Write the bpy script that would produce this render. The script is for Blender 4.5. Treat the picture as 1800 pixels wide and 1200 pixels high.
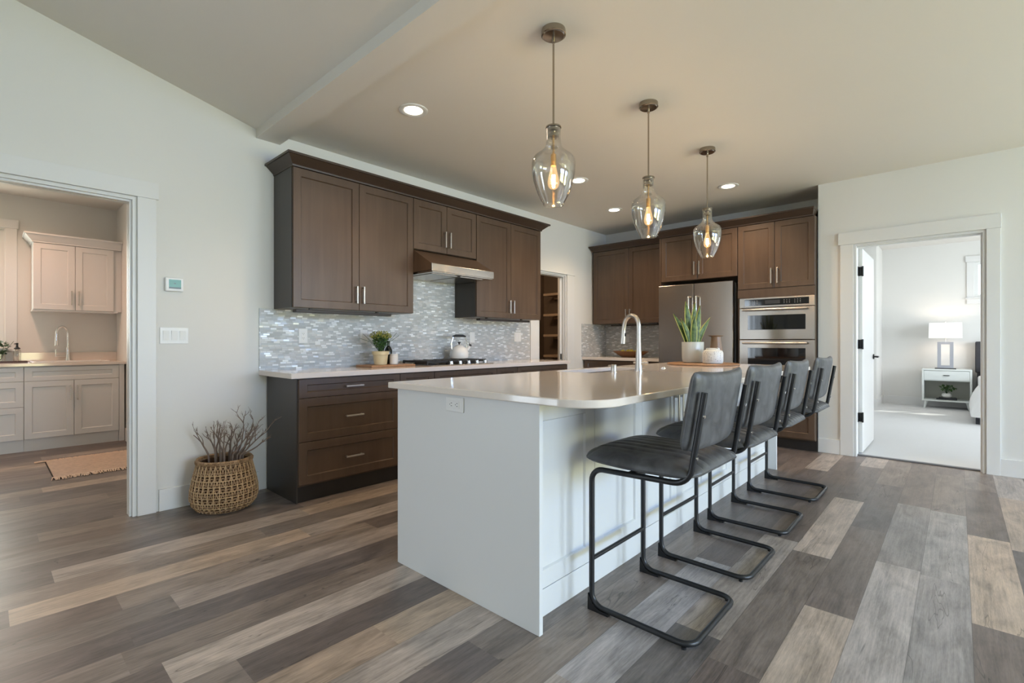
import bpy, bmesh, math, random
from mathutils import Vector, Matrix

random.seed(7)
PI = math.pi
scn = bpy.context.scene
COL = scn.collection
for o in list(bpy.data.objects):
    bpy.data.objects.remove(o)

# ------------------------------------------------------------------ camera
CAM_H = 1.13
cam_d = bpy.data.cameras.new('camera')
cam = bpy.data.objects.new('camera', cam_d)
COL.objects.link(cam)
cam.location = (0, 0, CAM_H)
cam.rotation_euler = (PI / 2, 0, math.radians(42.57))
cam_d.sensor_width = 36
cam_d.lens = 36 * 853.1 / 1800
cam_d.shift_y = 0.8 / 1800
cam_d.clip_start = .05
scn.camera = cam

# ------------------------------------------------------------------ exposure
vs = scn.view_settings
vs.view_transform = 'Standard'
vs.look = 'None'
vs.gamma = 1
vs.exposure = -0.06
vs.use_curve_mapping = False

# ------------------------------------------------------------------ sky
w = bpy.data.worlds.new('sky')
scn.world = w
w.use_nodes = True
w.node_tree.nodes['Background'].inputs[0].default_value = (.78, .88, 1, 1)
w.node_tree.nodes['Background'].inputs[1].default_value = 2.0


def area(name, loc, rot, sx, sy, watts, col, spread=PI):
    d = bpy.data.lights.new(name, 'AREA')
    d.shape = 'RECTANGLE'
    d.size, d.size_y = sx, sy
    d.energy = watts
    d.color = col
    d.spread = spread
    o = bpy.data.objects.new(name, d)
    COL.objects.link(o)
    o.location = loc
    o.rotation_euler = rot
    return o


DAY = (.80, .90, 1.0)
DAYW = (1.0, .97, .92)
SKY = (.70, .85, 1.0)
LAWN = (1.0, .98, .70)
T30 = math.radians(32)
# daylight entering through the room's windows: blue from the sky above, yellow-green bounced up from the lawn
for nm, y, wy, k in (('near', 1.6, 2.4, 1.0), ('far', 4.5, 1.9, .75)):
    area('sky_east_' + nm, (5.0, y, 2.35), (0, PI / 2 - T30, 0), 2.0, wy, 370 * k, (.36, .57, 1.0))
    area('lawn_east_' + nm, (5.0, y, .55), (0, PI / 2 + T30, 0), 2.0, wy, 222 * k, (1.0, .99, .55))
area('sky_south', (.2, -6.0, 2.6), (-PI / 2 - T30, PI, 0), 4.6, 2.2, 40, SKY)
area('lawn_south', (.2, -6.0, .7), (-PI / 2 + T30 * 1.3, PI, 0), 4.6, 2.2, 345, (1.0, .965, .60))
sd = bpy.data.lights.new('sun', 'SUN')
sd.energy = 5.0
sd.color = (1, .96, .88)
sd.angle = math.radians(.6)
so = bpy.data.objects.new('sun', sd)
COL.objects.link(so)
so.rotation_euler = Vector((1.2, 1.4, 2.17)).to_track_quat('Z', 'Y').to_euler()
area('daylight_entry', (-4.10, -2.1, 1.2), (0, -PI / 2, 0), 2.1, 1.5, 95, (.76, .88, 1))
area('daylight_laundry', (-7.86, -.55, 1.7), (0, -PI / 2, 0), 1.2, 1.3, 42, (1, .95, .82))
area('daylight_bedroom', (3.08, 8.6, 1.55), (0, PI / 2, 0), 1.9, 3.2, 146, (.84, .92, 1.0))
area('daylight_bedroom_high', (.75, 11.62, 2.18), (-PI / 2, 0, 0), 1.0, .55, 12, (.9, .95, 1.0))


# ================================================================== materials
def new_mat(name):
    m = bpy.data.materials.new(name)
    m.use_nodes = True
    nt = m.node_tree
    b = nt.nodes['Principled BSDF']
    return m, nt, b


def N(nt, kind, **kw):
    n = nt.nodes.new(kind)
    for k, v in kw.items():
        setattr(n, k, v)
    return n


def math_n(nt, op, a, b=None):
    n = N(nt, 'ShaderNodeMath', operation=op)
    for i, v in enumerate((a, b)):
        if v is None:
            continue
        if hasattr(v, 'node'):
            nt.links.new(v, n.inputs[i])
        else:
            n.inputs[i].default_value = v
    return n.outputs[0]


def plain(name, col, rough=.5, metal=0, var=.06, scale=12, bump=0, bscale=None, spec=.5, stretch=(1, 1, 1), coat=0, aniso=0):
    """principled surface whose colour wanders a little with a noise texture"""
    m, nt, b = new_mat(name)
    tc = N(nt, 'ShaderNodeTexCoord')
    mp = N(nt, 'ShaderNodeMapping')
    mp.inputs['Scale'].default_value = stretch
    nt.links.new(tc.outputs['Object'], mp.inputs[0])
    nz = N(nt, 'ShaderNodeTexNoise')
    nz.inputs['Scale'].default_value = scale
    nz.inputs['Detail'].default_value = 4
    nt.links.new(mp.outputs[0], nz.inputs['Vector'])
    mx = N(nt, 'ShaderNodeMix', data_type='RGBA')
    mx.inputs['A'].default_value = (*[c * (1 - var) for c in col], 1)
    mx.inputs['B'].default_value = (*[min(1, c * (1 + var)) for c in col], 1)
    nt.links.new(nz.outputs[0], mx.inputs['Factor'])
    nt.links.new(mx.outputs['Result'], b.inputs['Base Color'])
    b.inputs['Roughness'].default_value = rough
    b.inputs['Metallic'].default_value = metal
    b.inputs['Specular IOR Level'].default_value = spec
    b.inputs['Coat Weight'].default_value = coat
    b.inputs['Anisotropic'].default_value = aniso
    b.inputs['Anisotropic Rotation'].default_value = .25 if aniso else 0
    if bump:
        nb = N(nt, 'ShaderNodeTexNoise')
        nb.inputs['Scale'].default_value = bscale or scale
        nb.inputs['Detail'].default_value = 3
        nt.links.new(mp.outputs[0], nb.inputs['Vector'])
        bp = N(nt, 'ShaderNodeBump')
        bp.inputs['Strength'].default_value = bump
        bp.inputs['Distance'].default_value = .004
        nt.links.new(nb.outputs[0], bp.inputs['Height'])
        nt.links.new(bp.outputs[0], b.inputs['Normal'])
    return m


M = {}
M['wall'] = plain('wall_paint', (.75, .74, .71), .75, var=.012, scale=2, bump=.05, bscale=160)
M['ceil'] = plain('ceiling_paint', (.77, .735, .69), .85, var=.012, scale=2, bump=.06, bscale=120)
M['trim'] = plain('white_trim_paint', (.755, .75, .735), .4, var=.01, scale=3)
M['white_cab'] = plain('white_cabinet_paint', (.72, .73, .73), .38, var=.01, scale=3)
M['quartz'] = plain('white_quartz', (.78, .705, .64), .09, var=.03, scale=60, spec=.5)
M['steel'] = plain('brushed_stainless', (.41, .365, .325), .26, 1, var=.05, scale=8, stretch=(1, 1, 30), aniso=.75)
M['steel_h'] = plain('brushed_stainless_horizontal', (.45, .41, .37), .25, 1, var=.05, scale=6, stretch=(1, 1, 40))
M['nickel'] = plain('satin_nickel', (.60, .57, .53), .30, 1, var=.03)
M['bronze_nickel'] = plain('pendant_nickel', (.40, .35, .29), .2, 1, var=.05)
M['chrome'] = plain('polished_chrome', (.82, .82, .82), .08, 1, var=.01)
M['black'] = plain('black_plastic', (.012, .012, .013), .4, var=.2)
M['black_iron'] = plain('black_cast_iron', (.018, .018, .018), .5, var=.3, scale=60, bump=.1)
M['dark_glass'] = plain('black_oven_glass', (.006, .006, .007), .05, var=.1, spec=.6)
M['black_metal'] = plain('gunmetal_tube', (.040, .041, .044), .36, .6, var=.15, scale=30)
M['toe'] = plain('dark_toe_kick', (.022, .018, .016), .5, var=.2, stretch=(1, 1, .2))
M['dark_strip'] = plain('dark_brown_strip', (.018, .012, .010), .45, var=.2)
M['plastic_white'] = plain('white_plastic', (.80, .80, .79), .35, var=.01)
M['slot'] = plain('socket_slot', (.10, .10, .10), .6, var=.1)
M['screen'] = plain('green_lcd', (.17, .38, .30), .25, var=.08, scale=30)
M['screen_dark'] = plain('grey_lcd_bar', (.12, .16, .15), .3, var=.08)
M['pantry'] = plain('pantry_brown', (.135, .098, .068), .6, var=.12, scale=5, stretch=(1, 1, .2))  # dark brown over all pantry walls, faint upright streaks
M['pantry_shelf'] = plain('pantry_shelf_wood', (.42, .31, .21), .5, var=.1)
M['ceramic'] = plain('white_ceramic', (.72, .71, .68), .28, var=.05, scale=8)
M['ceramic_blue'] = plain('pale_glazed_pot', (.58, .60, .57), .25, var=.06, scale=7)
M['kettle'] = plain('white_enamel', (.86, .84, .81), .12, var=.03, scale=60)
M['cream_pot'] = plain('cream_pot', (.66, .55, .33), .4, var=.06)
M['soil'] = plain('potting_soil', (.03, .02, .013), .9, var=.4, scale=60, bump=.6)
M['board'] = plain('acacia_board', (.36, .19, .09), .4, var=.3, scale=9, stretch=(1, 6, 1))
M['bowl_wood'] = plain('carved_wood_bowl', (.19, .085, .035), .45, var=.3, scale=10, stretch=(.3, 2, 2))
M['brown_vase'] = plain('brown_stoneware', (.22, .135, .08), .35, var=.1)
M['fruit'] = plain('yellow_green_fruit', (.50, .42, .06), .4, var=.25, scale=18)
M['twig'] = plain('dry_twig', (.20, .145, .115), .8, var=.45, scale=40)
M['rug'] = plain('jute_rug', (.74, .56, .43), .95, var=.3, scale=30, stretch=(8, 1, 1), bump=.8, bscale=60)
M['rug_dark'] = plain('dark_rug_binding', (.03, .015, .012), .9, var=.2)
M['carpet'] = plain('white_carpet', (.66, .66, .66), 1, var=.08, scale=240, bump=.6, bscale=300)
M['fabric_white'] = plain('white_duvet', (.86, .86, .86), .9, var=.03, scale=10, bump=.2, bscale=9)
M['fabric_dark'] = plain('charcoal_upholstery', (.045, .045, .052), .9, var=.2, scale=90)
M['nightstand'] = plain('white_lacquer', (.76, .79, .76), .4, var=.01)
M['ns_back'] = plain('nightstand_inside', (.50, .50, .44), .6, var=.02)
M['lamp_grey'] = plain('grey_lamp_frame', (.42, .43, .47), .35, .3, var=.05)
M['book'] = plain('charcoal_book', (.03, .032, .035), .6, var=.15)
M['dark_tray'] = plain('dark_wood_tray', (.06, .022, .014), .4, var=.3)
M['black_bottle'] = plain('dark_bottle', (.012, .016, .012), .2, var=.2)
M['rubber'] = plain('black_rubber', (.01, .01, .011), .6, var=.1)
M['grass'] = plain('outdoor_lawn', (.06, .13, .03), 1, var=.4, scale=3)
M['thresh'] = plain('grey_threshold', (.16, .16, .17), .4, var=.1)
M['sink_steel'] = plain('sink_steel', (.72, .72, .74), .22, 1, var=.04)
M['sink_white'] = plain('white_sink', (.82, .80, .78), .15, var=.01)


def mat_wood():
    """brown-grey stained maple with long soft vertical figure"""
    m, nt, b = new_mat('stained_maple')
    tc = N(nt, 'ShaderNodeTexCoord')
    mp = N(nt, 'ShaderNodeMapping')
    mp.inputs['Scale'].default_value = (9, 9, .7)
    nt.links.new(tc.outputs['Object'], mp.inputs[0])
    nz = N(nt, 'ShaderNodeTexNoise')
    nz.inputs['Scale'].default_value = 2.2
    nz.inputs['Detail'].default_value = 6
    nz.inputs['Distortion'].default_value = .35
    nt.links.new(mp.outputs[0], nz.inputs['Vector'])
    nz2 = N(nt, 'ShaderNodeTexNoise')
    nz2.inputs['Scale'].default_value = 2.1
    nt.links.new(tc.outputs['Object'], nz2.inputs['Vector'])
    s = math_n(nt, 'ADD', math_n(nt, 'MULTIPLY', nz.outputs[0], .55), math_n(nt, 'MULTIPLY', nz2.outputs[0], .45))
    cr = N(nt, 'ShaderNodeValToRGB')
    cr.color_ramp.elements[0].position = .3
    cr.color_ramp.elements[0].color = (.070, .042, .026, 1)
    cr.color_ramp.elements[1].position = .7
    cr.color_ramp.elements[1].color = (.116, .073, .047, 1)
    nt.links.new(s, cr.inputs[0])
    nt.links.new(cr.outputs[0], b.inputs['Base Color'])
    b.inputs['Roughness'].default_value = .36
    b.inputs['Specular IOR Level'].default_value = .5
    return m


M['wood'] = mat_wood()
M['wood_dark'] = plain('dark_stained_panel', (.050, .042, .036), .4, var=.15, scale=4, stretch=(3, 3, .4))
M['crown'] = plain('dark_stained_crown', (.052, .032, .021), .4, var=.15, scale=5)


def mat_floor():
    m, nt, b = new_mat('vinyl_plank_floor')
    tone = N(nt, 'ShaderNodeAttribute', attribute_name='tone')
    pid = N(nt, 'ShaderNodeAttribute', attribute_name='pid')
    tc = N(nt, 'ShaderNodeTexCoord')
    off = N(nt, 'ShaderNodeVectorMath', operation='ADD')
    cmb = N(nt, 'ShaderNodeCombineXYZ')
    nt.links.new(math_n(nt, 'MULTIPLY', pid.outputs['Fac'], 37.0), cmb.inputs[0])
    nt.links.new(math_n(nt, 'MULTIPLY', pid.outputs['Fac'], 91.0), cmb.inputs[1])
    nt.links.new(tc.outputs['Object'], off.inputs[0])
    nt.links.new(cmb.outputs[0], off.inputs[1])

    def noise(scale, sc, detail=4, dist=0):
        mp = N(nt, 'ShaderNodeMapping')
        mp.inputs['Scale'].default_value = sc
        nt.links.new(off.outputs[0], mp.inputs[0])
        n = N(nt, 'ShaderNodeTexNoise')
        n.inputs['Scale'].default_value = scale
        n.inputs['Detail'].default_value = detail
        n.inputs['Distortion'].default_value = dist
        nt.links.new(mp.outputs[0], n.inputs['Vector'])
        return n.outputs[0]
    grain = noise(1.0, (95, 4, 1), 6, .5)
    blot = noise(1.0, (11, 3.2, 1), 6, 1.2)
    fine = noise(1.0, (260, 30, 1), 3)
    crack = noise(1.0, (9, .9, 1), 3, .9)
    g = math_n(nt, 'ADD', math_n(nt, 'MULTIPLY', grain, 1.05), math_n(nt, 'MULTIPLY', blot, 1.35))
    g = math_n(nt, 'ADD', g, math_n(nt, 'MULTIPLY', fine, .55))
    g = math_n(nt, 'ADD', g, -.49)
    # thin drying cracks where the stretched noise crosses its mid value
    ck = math_n(nt, 'ABSOLUTE', math_n(nt, 'SUBTRACT', crack, .63))
    mr = N(nt, 'ShaderNodeMapRange')
    mr.inputs['From Min'].default_value = 0
    mr.inputs['From Max'].default_value = .006
    mr.inputs['To Min'].default_value = .45
    mr.inputs['To Max'].default_value = 1
    nt.links.new(ck, mr.inputs['Value'])
    g = math_n(nt, 'MULTIPLY', g, mr.outputs[0])
    # fine dark joint along both long edges of a plank
    sx = N(nt, 'ShaderNodeSeparateXYZ')
    nt.links.new(tc.outputs['Object'], sx.inputs[0])
    fr = math_n(nt, 'FRACT', math_n(nt, 'DIVIDE', math_n(nt, 'ADD', sx.outputs[0], 100 * .1757 - .217), .1757))
    ed = math_n(nt, 'MINIMUM', fr, math_n(nt, 'SUBTRACT', 1, fr))
    g = math_n(nt, 'MULTIPLY', g, math_n(nt, 'SUBTRACT', 1, math_n(nt, 'MULTIPLY', math_n(nt, 'LESS_THAN', ed, .0075), .38)))
    mul = N(nt, 'ShaderNodeMix', data_type='RGBA', blend_type='MULTIPLY')
    mul.inputs['Factor'].default_value = 1
    nt.links.new(tone.outputs['Color'], mul.inputs['A'])
    cg = N(nt, 'ShaderNodeCombineColor')
    for i in range(3):
        nt.links.new(g, cg.inputs[i])
    nt.links.new(cg.outputs[0], mul.inputs['B'])
    nt.links.new(mul.outputs['Result'], b.inputs['Base Color'])
    nt.links.new(math_n(nt, 'ADD', math_n(nt, 'MULTIPLY', grain, .14), .30), b.inputs['Roughness'])
    bp = N(nt, 'ShaderNodeBump')
    bp.inputs['Strength'].default_value = .12
    bp.inputs['Distance'].default_value = .002
    nt.links.new(grain, bp.inputs['Height'])
    nt.links.new(bp.outputs[0], b.inputs['Normal'])
    return m


M['floor'] = mat_floor()


def mat_mosaic():
    """16 x 48 mm glass-and-stone strip mosaic; wall direction = object X or Y, rows along Z"""
    m, nt, b = new_mat('strip_mosaic_tile')
    tc = N(nt, 'ShaderNodeTexCoord')
    sp = N(nt, 'ShaderNodeSeparateXYZ')
    nt.links.new(tc.outputs['Object'], sp.inputs[0])
    along = math_n(nt, 'ADD', sp.outputs[0], sp.outputs[1])
    z = math_n(nt, 'DIVIDE', sp.outputs[2], .0148)
    row = math_n(nt, 'FLOOR', z)
    wn = N(nt, 'ShaderNodeTexWhiteNoise', noise_dimensions='1D')
    nt.links.new(row, wn.inputs['W'])
    a = math_n(nt, 'ADD', math_n(nt, 'DIVIDE', along, .047), math_n(nt, 'MULTIPLY', wn.outputs['Value'], 3.0))
    colm = math_n(nt, 'FLOOR', a)
    fx = math_n(nt, 'FRACT', a)
    fz = math_n(nt, 'FRACT', z)
    cv = N(nt, 'ShaderNodeCombineXYZ')
    nt.links.new(row, cv.inputs[0])
    nt.links.new(colm, cv.inputs[1])
    w2 = N(nt, 'ShaderNodeTexWhiteNoise', noise_dimensions='3D')
    nt.links.new(cv.outputs[0], w2.inputs['Vector'])
    cr = N(nt, 'ShaderNodeValToRGB')
    cr.color_ramp.interpolation = 'CONSTANT'
    e = cr.color_ramp.elements
    e[0].position = 0
    e[0].color = (.46, .48, .48, 1)
    e[1].position = .22
    e[1].color = (.56, .575, .575, 1)
    for p, c in ((.42, (.50, .53, .54)), (.60, (.63, .645, .65)), (.76, (.57, .56, .54)), (.84, (.86, .88, .89))):
        k = e.new(p)
        k.color = (*c, 1)
    nt.links.new(w2.outputs['Value'], cr.inputs[0])
    dx = math_n(nt, 'MINIMUM', fx, math_n(nt, 'SUBTRACT', 1, fx))
    dz = math_n(nt, 'MINIMUM', fz, math_n(nt, 'SUBTRACT', 1, fz))
    gx = math_n(nt, 'LESS_THAN', dx, .022)
    gz = math_n(nt, 'LESS_THAN', dz, .07)
    gr = math_n(nt, 'MAXIMUM', gx, gz)
    mx = N(nt, 'ShaderNodeMix', data_type='RGBA')
    mx.inputs['B'].default_value = (.44, .44, .43, 1)
    nt.links.new(gr, mx.inputs['Factor'])
    nt.links.new(cr.outputs[0], mx.inputs['A'])
    nt.links.new(mx.outputs['Result'], b.inputs['Base Color'])
    rg = math_n(nt, 'ADD', math_n(nt, 'MULTIPLY', w2.outputs['Value'], -.25), .36)
    nt.links.new(math_n(nt, 'MAXIMUM', rg, math_n(nt, 'MULTIPLY', gr, .8)), b.inputs['Roughness'])
    # each strip sits at its own slight angle
    geo = N(nt, 'ShaderNodeNewGeometry')
    sub = N(nt, 'ShaderNodeVectorMath', operation='SUBTRACT')
    sub.inputs[1].default_value = (.5, .5, .5)
    nt.links.new(w2.outputs['Color'], sub.inputs[0])
    scl = N(nt, 'ShaderNodeVectorMath', operation='SCALE')
    scl.inputs['Scale'].default_value = .14
    nt.links.new(sub.outputs[0], scl.inputs[0])
    ad = N(nt, 'ShaderNodeVectorMath', operation='ADD')
    nt.links.new(geo.outputs['Normal'], ad.inputs[0])
    nt.links.new(scl.outputs[0], ad.inputs[1])
    nm = N(nt, 'ShaderNodeVectorMath', operation='NORMALIZE')
    nt.links.new(ad.outputs[0], nm.inputs[0])
    nt.links.new(nm.outputs[0], b.inputs['Normal'])
    return m


M['mosaic'] = mat_mosaic()


def mat_leather():
    m, nt, b = new_mat('distressed_grey_leather')
    tc = N(nt, 'ShaderNodeTexCoord')
    n1 = N(nt, 'ShaderNodeTexNoise')
    n1.inputs['Scale'].default_value = 14
    n1.inputs['Detail'].default_value = 6
    n1.inputs['Distortion'].default_value = .6
    nt.links.new(tc.outputs['Object'], n1.inputs['Vector'])
    cr = N(nt, 'ShaderNodeValToRGB')
    cr.color_ramp.elements[0].position = .3
    cr.color_ramp.elements[0].color = (.040, .041, .044, 1)
    cr.color_ramp.elements[1].position = .72
    cr.color_ramp.elements[1].color = (.118, .120, .127, 1)
    nt.links.new(n1.outputs[0], cr.inputs[0])
    nt.links.new(cr.outputs[0], b.inputs['Base Color'])
    b.inputs['Roughness'].default_value = .42
    v = N(nt, 'ShaderNodeTexVoronoi')
    v.inputs['Scale'].default_value = 330
    nt.links.new(tc.outputs['Object'], v.inputs['Vector'])
    bp = N(nt, 'ShaderNodeBump')
    bp.inputs['Strength'].default_value = .12
    bp.inputs['Distance'].default_value = .001
    nt.links.new(v.outputs['Distance'], bp.inputs['Height'])
    nt.links.new(bp.outputs[0], b.inputs['Normal'])
    return m


M['leather'] = mat_leather()


def mat_glass(name, tint=(1, 1, 1), lo=.03, hi=.75):
    """thin clear glass: mostly see-through, mirror-like at grazing angles"""
    m, nt, b = new_mat(name)
    nt.nodes.remove(b)
    out = nt.nodes['Material Output']
    tr = N(nt, 'ShaderNodeBsdfTransparent')
    tr.inputs[0].default_value = (*tint, 1)
    gl = N(nt, 'ShaderNodeBsdfGlossy')
    gl.inputs['Roughness'].default_value = .02
    lw = N(nt, 'ShaderNodeLayerWeight')
    lw.inputs['Blend'].default_value = .35
    mr = N(nt, 'ShaderNodeMapRange')
    mr.inputs['To Min'].default_value = lo
    mr.inputs['To Max'].default_value = hi
    nt.links.new(lw.outputs['Facing'], mr.inputs['Value'])
    mx = N(nt, 'ShaderNodeMixShader')
    nt.links.new(mr.outputs[0], mx.inputs[0])
    nt.links.new(tr.outputs[0], mx.inputs[1])
    nt.links.new(gl.outputs[0], mx.inputs[2])
    nt.links.new(mx.outputs[0], out.inputs['Surface'])
    return m


M['glass'] = mat_glass('clear_shade_glass', (.99, .982, .965), .028, .8)
M['bulb_glass'] = mat_glass('warm_bulb_glass', (1, .93, .80), .04, .5)
_nt = M['bulb_glass'].node_tree
_em = _nt.nodes.new('ShaderNodeEmission')
_em.inputs[0].default_value = (1, .66, .30, 1)
_em.inputs[1].default_value = .38
_ad = _nt.nodes.new('ShaderNodeAddShader')
_old = _nt.nodes['Material Output'].inputs['Surface'].links[0].from_socket
_nt.links.new(_old, _ad.inputs[0])
_nt.links.new(_em.outputs[0], _ad.inputs[1])
_nt.links.new(_ad.outputs[0], _nt.nodes['Material Output'].inputs['Surface'])
M['pane'] = mat_glass('window_glass', (.97, .99, .98), .03, .6)
M['bottle_glass'] = mat_glass('bottle_glass', (.95, .95, .93), .08, .6)


def mat_emit(name, col, st):
    m, nt, b = new_mat(name)
    b.inputs['Base Color'].default_value = (*col, 1)
    b.inputs['Emission Color'].default_value = (*col, 1)
    b.inputs['Emission Strength'].default_value = st
    return m


M['led'] = mat_emit('downlight_lens', (1, .84, .66), 9)
M['filament'] = mat_emit('glowing_filament', (1, .62, .26), 60)


def mat_shade():
    m, nt, b = new_mat('white_linen_lampshade')
    tc = N(nt, 'ShaderNodeTexCoord')
    nz = N(nt, 'ShaderNodeTexNoise')
    nz.inputs['Scale'].default_value = 200
    nt.links.new(tc.outputs['Object'], nz.inputs['Vector'])
    bp = N(nt, 'ShaderNodeBump')
    bp.inputs['Strength'].default_value = .1
    nt.links.new(nz.outputs[0], bp.inputs['Height'])
    nt.links.new(bp.outputs[0], b.inputs['Normal'])
    b.inputs['Base Color'].default_value = (.92, .91, .89, 1)
    b.inputs['Roughness'].default_value = .9
    b.inputs['Emission Color'].default_value = (1, .93, .86, 1)
    b.inputs['Emission Strength'].default_value = .12
    return m


M['shade'] = mat_shade()


def mat_leaf(name, c1, c2, scale=20):
    m, nt, b = new_mat(name)
    tc = N(nt, 'ShaderNodeTexCoord')
    nz = N(nt, 'ShaderNodeTexNoise')
    nz.inputs['Scale'].default_value = scale
    nt.links.new(tc.outputs['Object'], nz.inputs['Vector'])
    cr = N(nt, 'ShaderNodeValToRGB')
    cr.color_ramp.elements[0].position = .35
    cr.color_ramp.elements[1].position = .65
    cr.color_ramp.elements[0].color = (*c1, 1)
    cr.color_ramp.elements[1].color = (*c2, 1)
    nt.links.new(nz.outputs[0], cr.inputs[0])
    nt.links.new(cr.outputs[0], b.inputs['Base Color'])
    b.inputs['Roughness'].default_value = .45
    return m


M['leaf'] = mat_leaf('green_leaf', (.03, .09, .02), (.10, .20, .045))
M['leaf_yellow'] = mat_leaf('yellow_green_leaf', (.13, .18, .02), (.50, .46, .10), 60)
M['leaf_dark'] = mat_leaf('dark_leaf', (.02, .05, .02), (.06, .12, .05))
M['snake_mid'] = mat_leaf('snake_leaf_centre', (.022, .06, .015), (.10, .17, .04), 35)
M['snake_edge'] = mat_leaf('snake_leaf_edge', (.42, .44, .10), (.55, .55, .18), 15)


def mat_wicker():
    m, nt, b = new_mat('woven_rattan')
    tc = N(nt, 'ShaderNodeTexCoord')
    nz = N(nt, 'ShaderNodeTexNoise')
    nz.inputs['Scale'].default_value = 35
    nt.links.new(tc.outputs['Object'], nz.inputs['Vector'])
    cr = N(nt, 'ShaderNodeValToRGB')
    cr.color_ramp.elements[0].position = .3
    cr.color_ramp.elements[1].position = .7
    cr.color_ramp.elements[0].color = (.22, .12, .055, 1)
    cr.color_ramp.elements[1].color = (.45, .29, .16, 1)
    nt.links.new(nz.outputs[0], cr.inputs[0])
    nt.links.new(cr.outputs[0], b.inputs['Base Color'])
    b.inputs['Roughness'].default_value = .6
    return m


M['wicker'] = mat_wicker()
M['wicker_light'] = plain('pale_rattan', (.56, .38, .20), .55, var=.25, scale=40)
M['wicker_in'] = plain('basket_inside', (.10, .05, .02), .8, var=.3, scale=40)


def mat_jar():
    """white jar with small dark pricked holes"""
    m, nt, b = new_mat('pricked_white_jar')
    tc = N(nt, 'ShaderNodeTexCoord')
    v = N(nt, 'ShaderNodeTexVoronoi')
    v.inputs['Scale'].default_value = 80
    v.inputs['Randomness'].default_value = .35
    nt.links.new(tc.outputs['Object'], v.inputs['Vector'])
    lt = math_n(nt, 'LESS_THAN', v.outputs['Distance'], .24)
    sp = N(nt, 'ShaderNodeSeparateXYZ')
    nt.links.new(tc.outputs['Object'], sp.inputs[0])
    band = math_n(nt, 'MULTIPLY', math_n(nt, 'GREATER_THAN', sp.outputs[2], .02), math_n(nt, 'LESS_THAN', sp.outputs[2], .105))
    f = math_n(nt, 'MULTIPLY', lt, band)
    mx = N(nt, 'ShaderNodeMix', data_type='RGBA')
    mx.inputs['A'].default_value = (.78, .77, .73, 1)
    mx.inputs['B'].default_value = (.12, .11, .12, 1)
    nt.links.new(f, mx.inputs['Factor'])
    nt.links.new(mx.outputs['Result'], b.inputs['Base Color'])
    b.inputs['Roughness'].default_value = .35
    return m


M['jar'] = mat_jar()


# ================================================================== geometry helpers
def BM():
    return bmesh.new()


def box(bm, x0, x1, y0, y1, z0, z1, bev=0, seg=2):
    if bev <= 0:
        v = [bm.verts.new(p) for p in ((x0, y0, z0), (x1, y0, z0), (x1, y1, z0), (x0, y1, z0), (x0, y0, z1), (x1, y0, z1), (x1, y1, z1), (x0, y1, z1))]
        for f in ((3, 2, 1, 0), (4, 5, 6, 7), (0, 1, 5, 4), (1, 2, 6, 5), (2, 3, 7, 6), (3, 0, 4, 7)):
            bm.faces.new([v[i] for i in f])
        return bm
    t = bmesh.new()
    box(t, x0, x1, y0, y1, z0, z1)
    bmesh.ops.bevel(t, geom=list(t.edges), offset=bev, segments=seg, profile=.5, affect='EDGES')
    merge(bm, t)
    return bm


def merge(bm, t, mat=None):
    vm = {}
    for v in t.verts:
        vm[v] = bm.verts.new(mat @ v.co if mat else v.co)
    for f in t.faces:
        try:
            nf = bm.faces.new([vm[v] for v in f.verts])
            nf.smooth = f.smooth
            nf.material_index = f.material_index
        except ValueError:
            pass
    t.free()
    return bm


def ring_faces(bm, a, b, close=True):
    n = len(a)
    for i in range(n if close else n - 1):
        j = (i + 1) % n
        bm.faces.new((a[i], a[j], b[j], b[i]))


def lathe(bm, prof, cx=0, cy=0, n=32, cap0=False, cap1=False, sx=1, sy=1):
    """prof: list of (radius, z) from bottom to top; material outside"""
    rings = []
    for r, z in prof:
        rings.append([bm.verts.new((cx + sx * r * math.cos(2 * PI * i / n), cy + sy * r * math.sin(2 * PI * i / n), z)) for i in range(n)])
    for a, b in zip(rings, rings[1:]):
        ring_faces(bm, a, b)
    if cap0:
        bm.faces.new(rings[0][::-1])
    if cap1:
        bm.faces.new(rings[-1])
    for f in bm.faces:
        f.smooth = True
    return bm


def fillet(pts, rad, n=6):
    """round the inner corners of a polyline"""
    pts = [Vector(p) for p in pts]
    if not isinstance(rad, (list, tuple)):
        rad = [rad] * len(pts)
    out = [pts[0]]
    for i in range(1, len(pts) - 1):
        p, a, b = pts[i], pts[i - 1], pts[i + 1]
        d0 = (a - p).normalized()
        d1 = (b - p).normalized()
        ang = d0.angle(d1)
        if ang > PI - .02 or rad[i] <= 0:
            out.append(p)
            continue
        t = min(rad[i] / math.tan(ang / 2), (a - p).length * .49, (b - p).length * .49)
        r = t * math.tan(ang / 2)
        c = p + (d0 + d1).normalized() * (r / math.sin(ang / 2))
        s, e = p + d0 * t - c, p + d1 * t - c
        tot = s.angle(e)
        for k in range(n + 1):
            f = k / n
            out.append(c + (s * math.sin((1 - f) * tot) + e * math.sin(f * tot)) / math.sin(tot))
    out.append(pts[-1])
    return out


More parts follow.
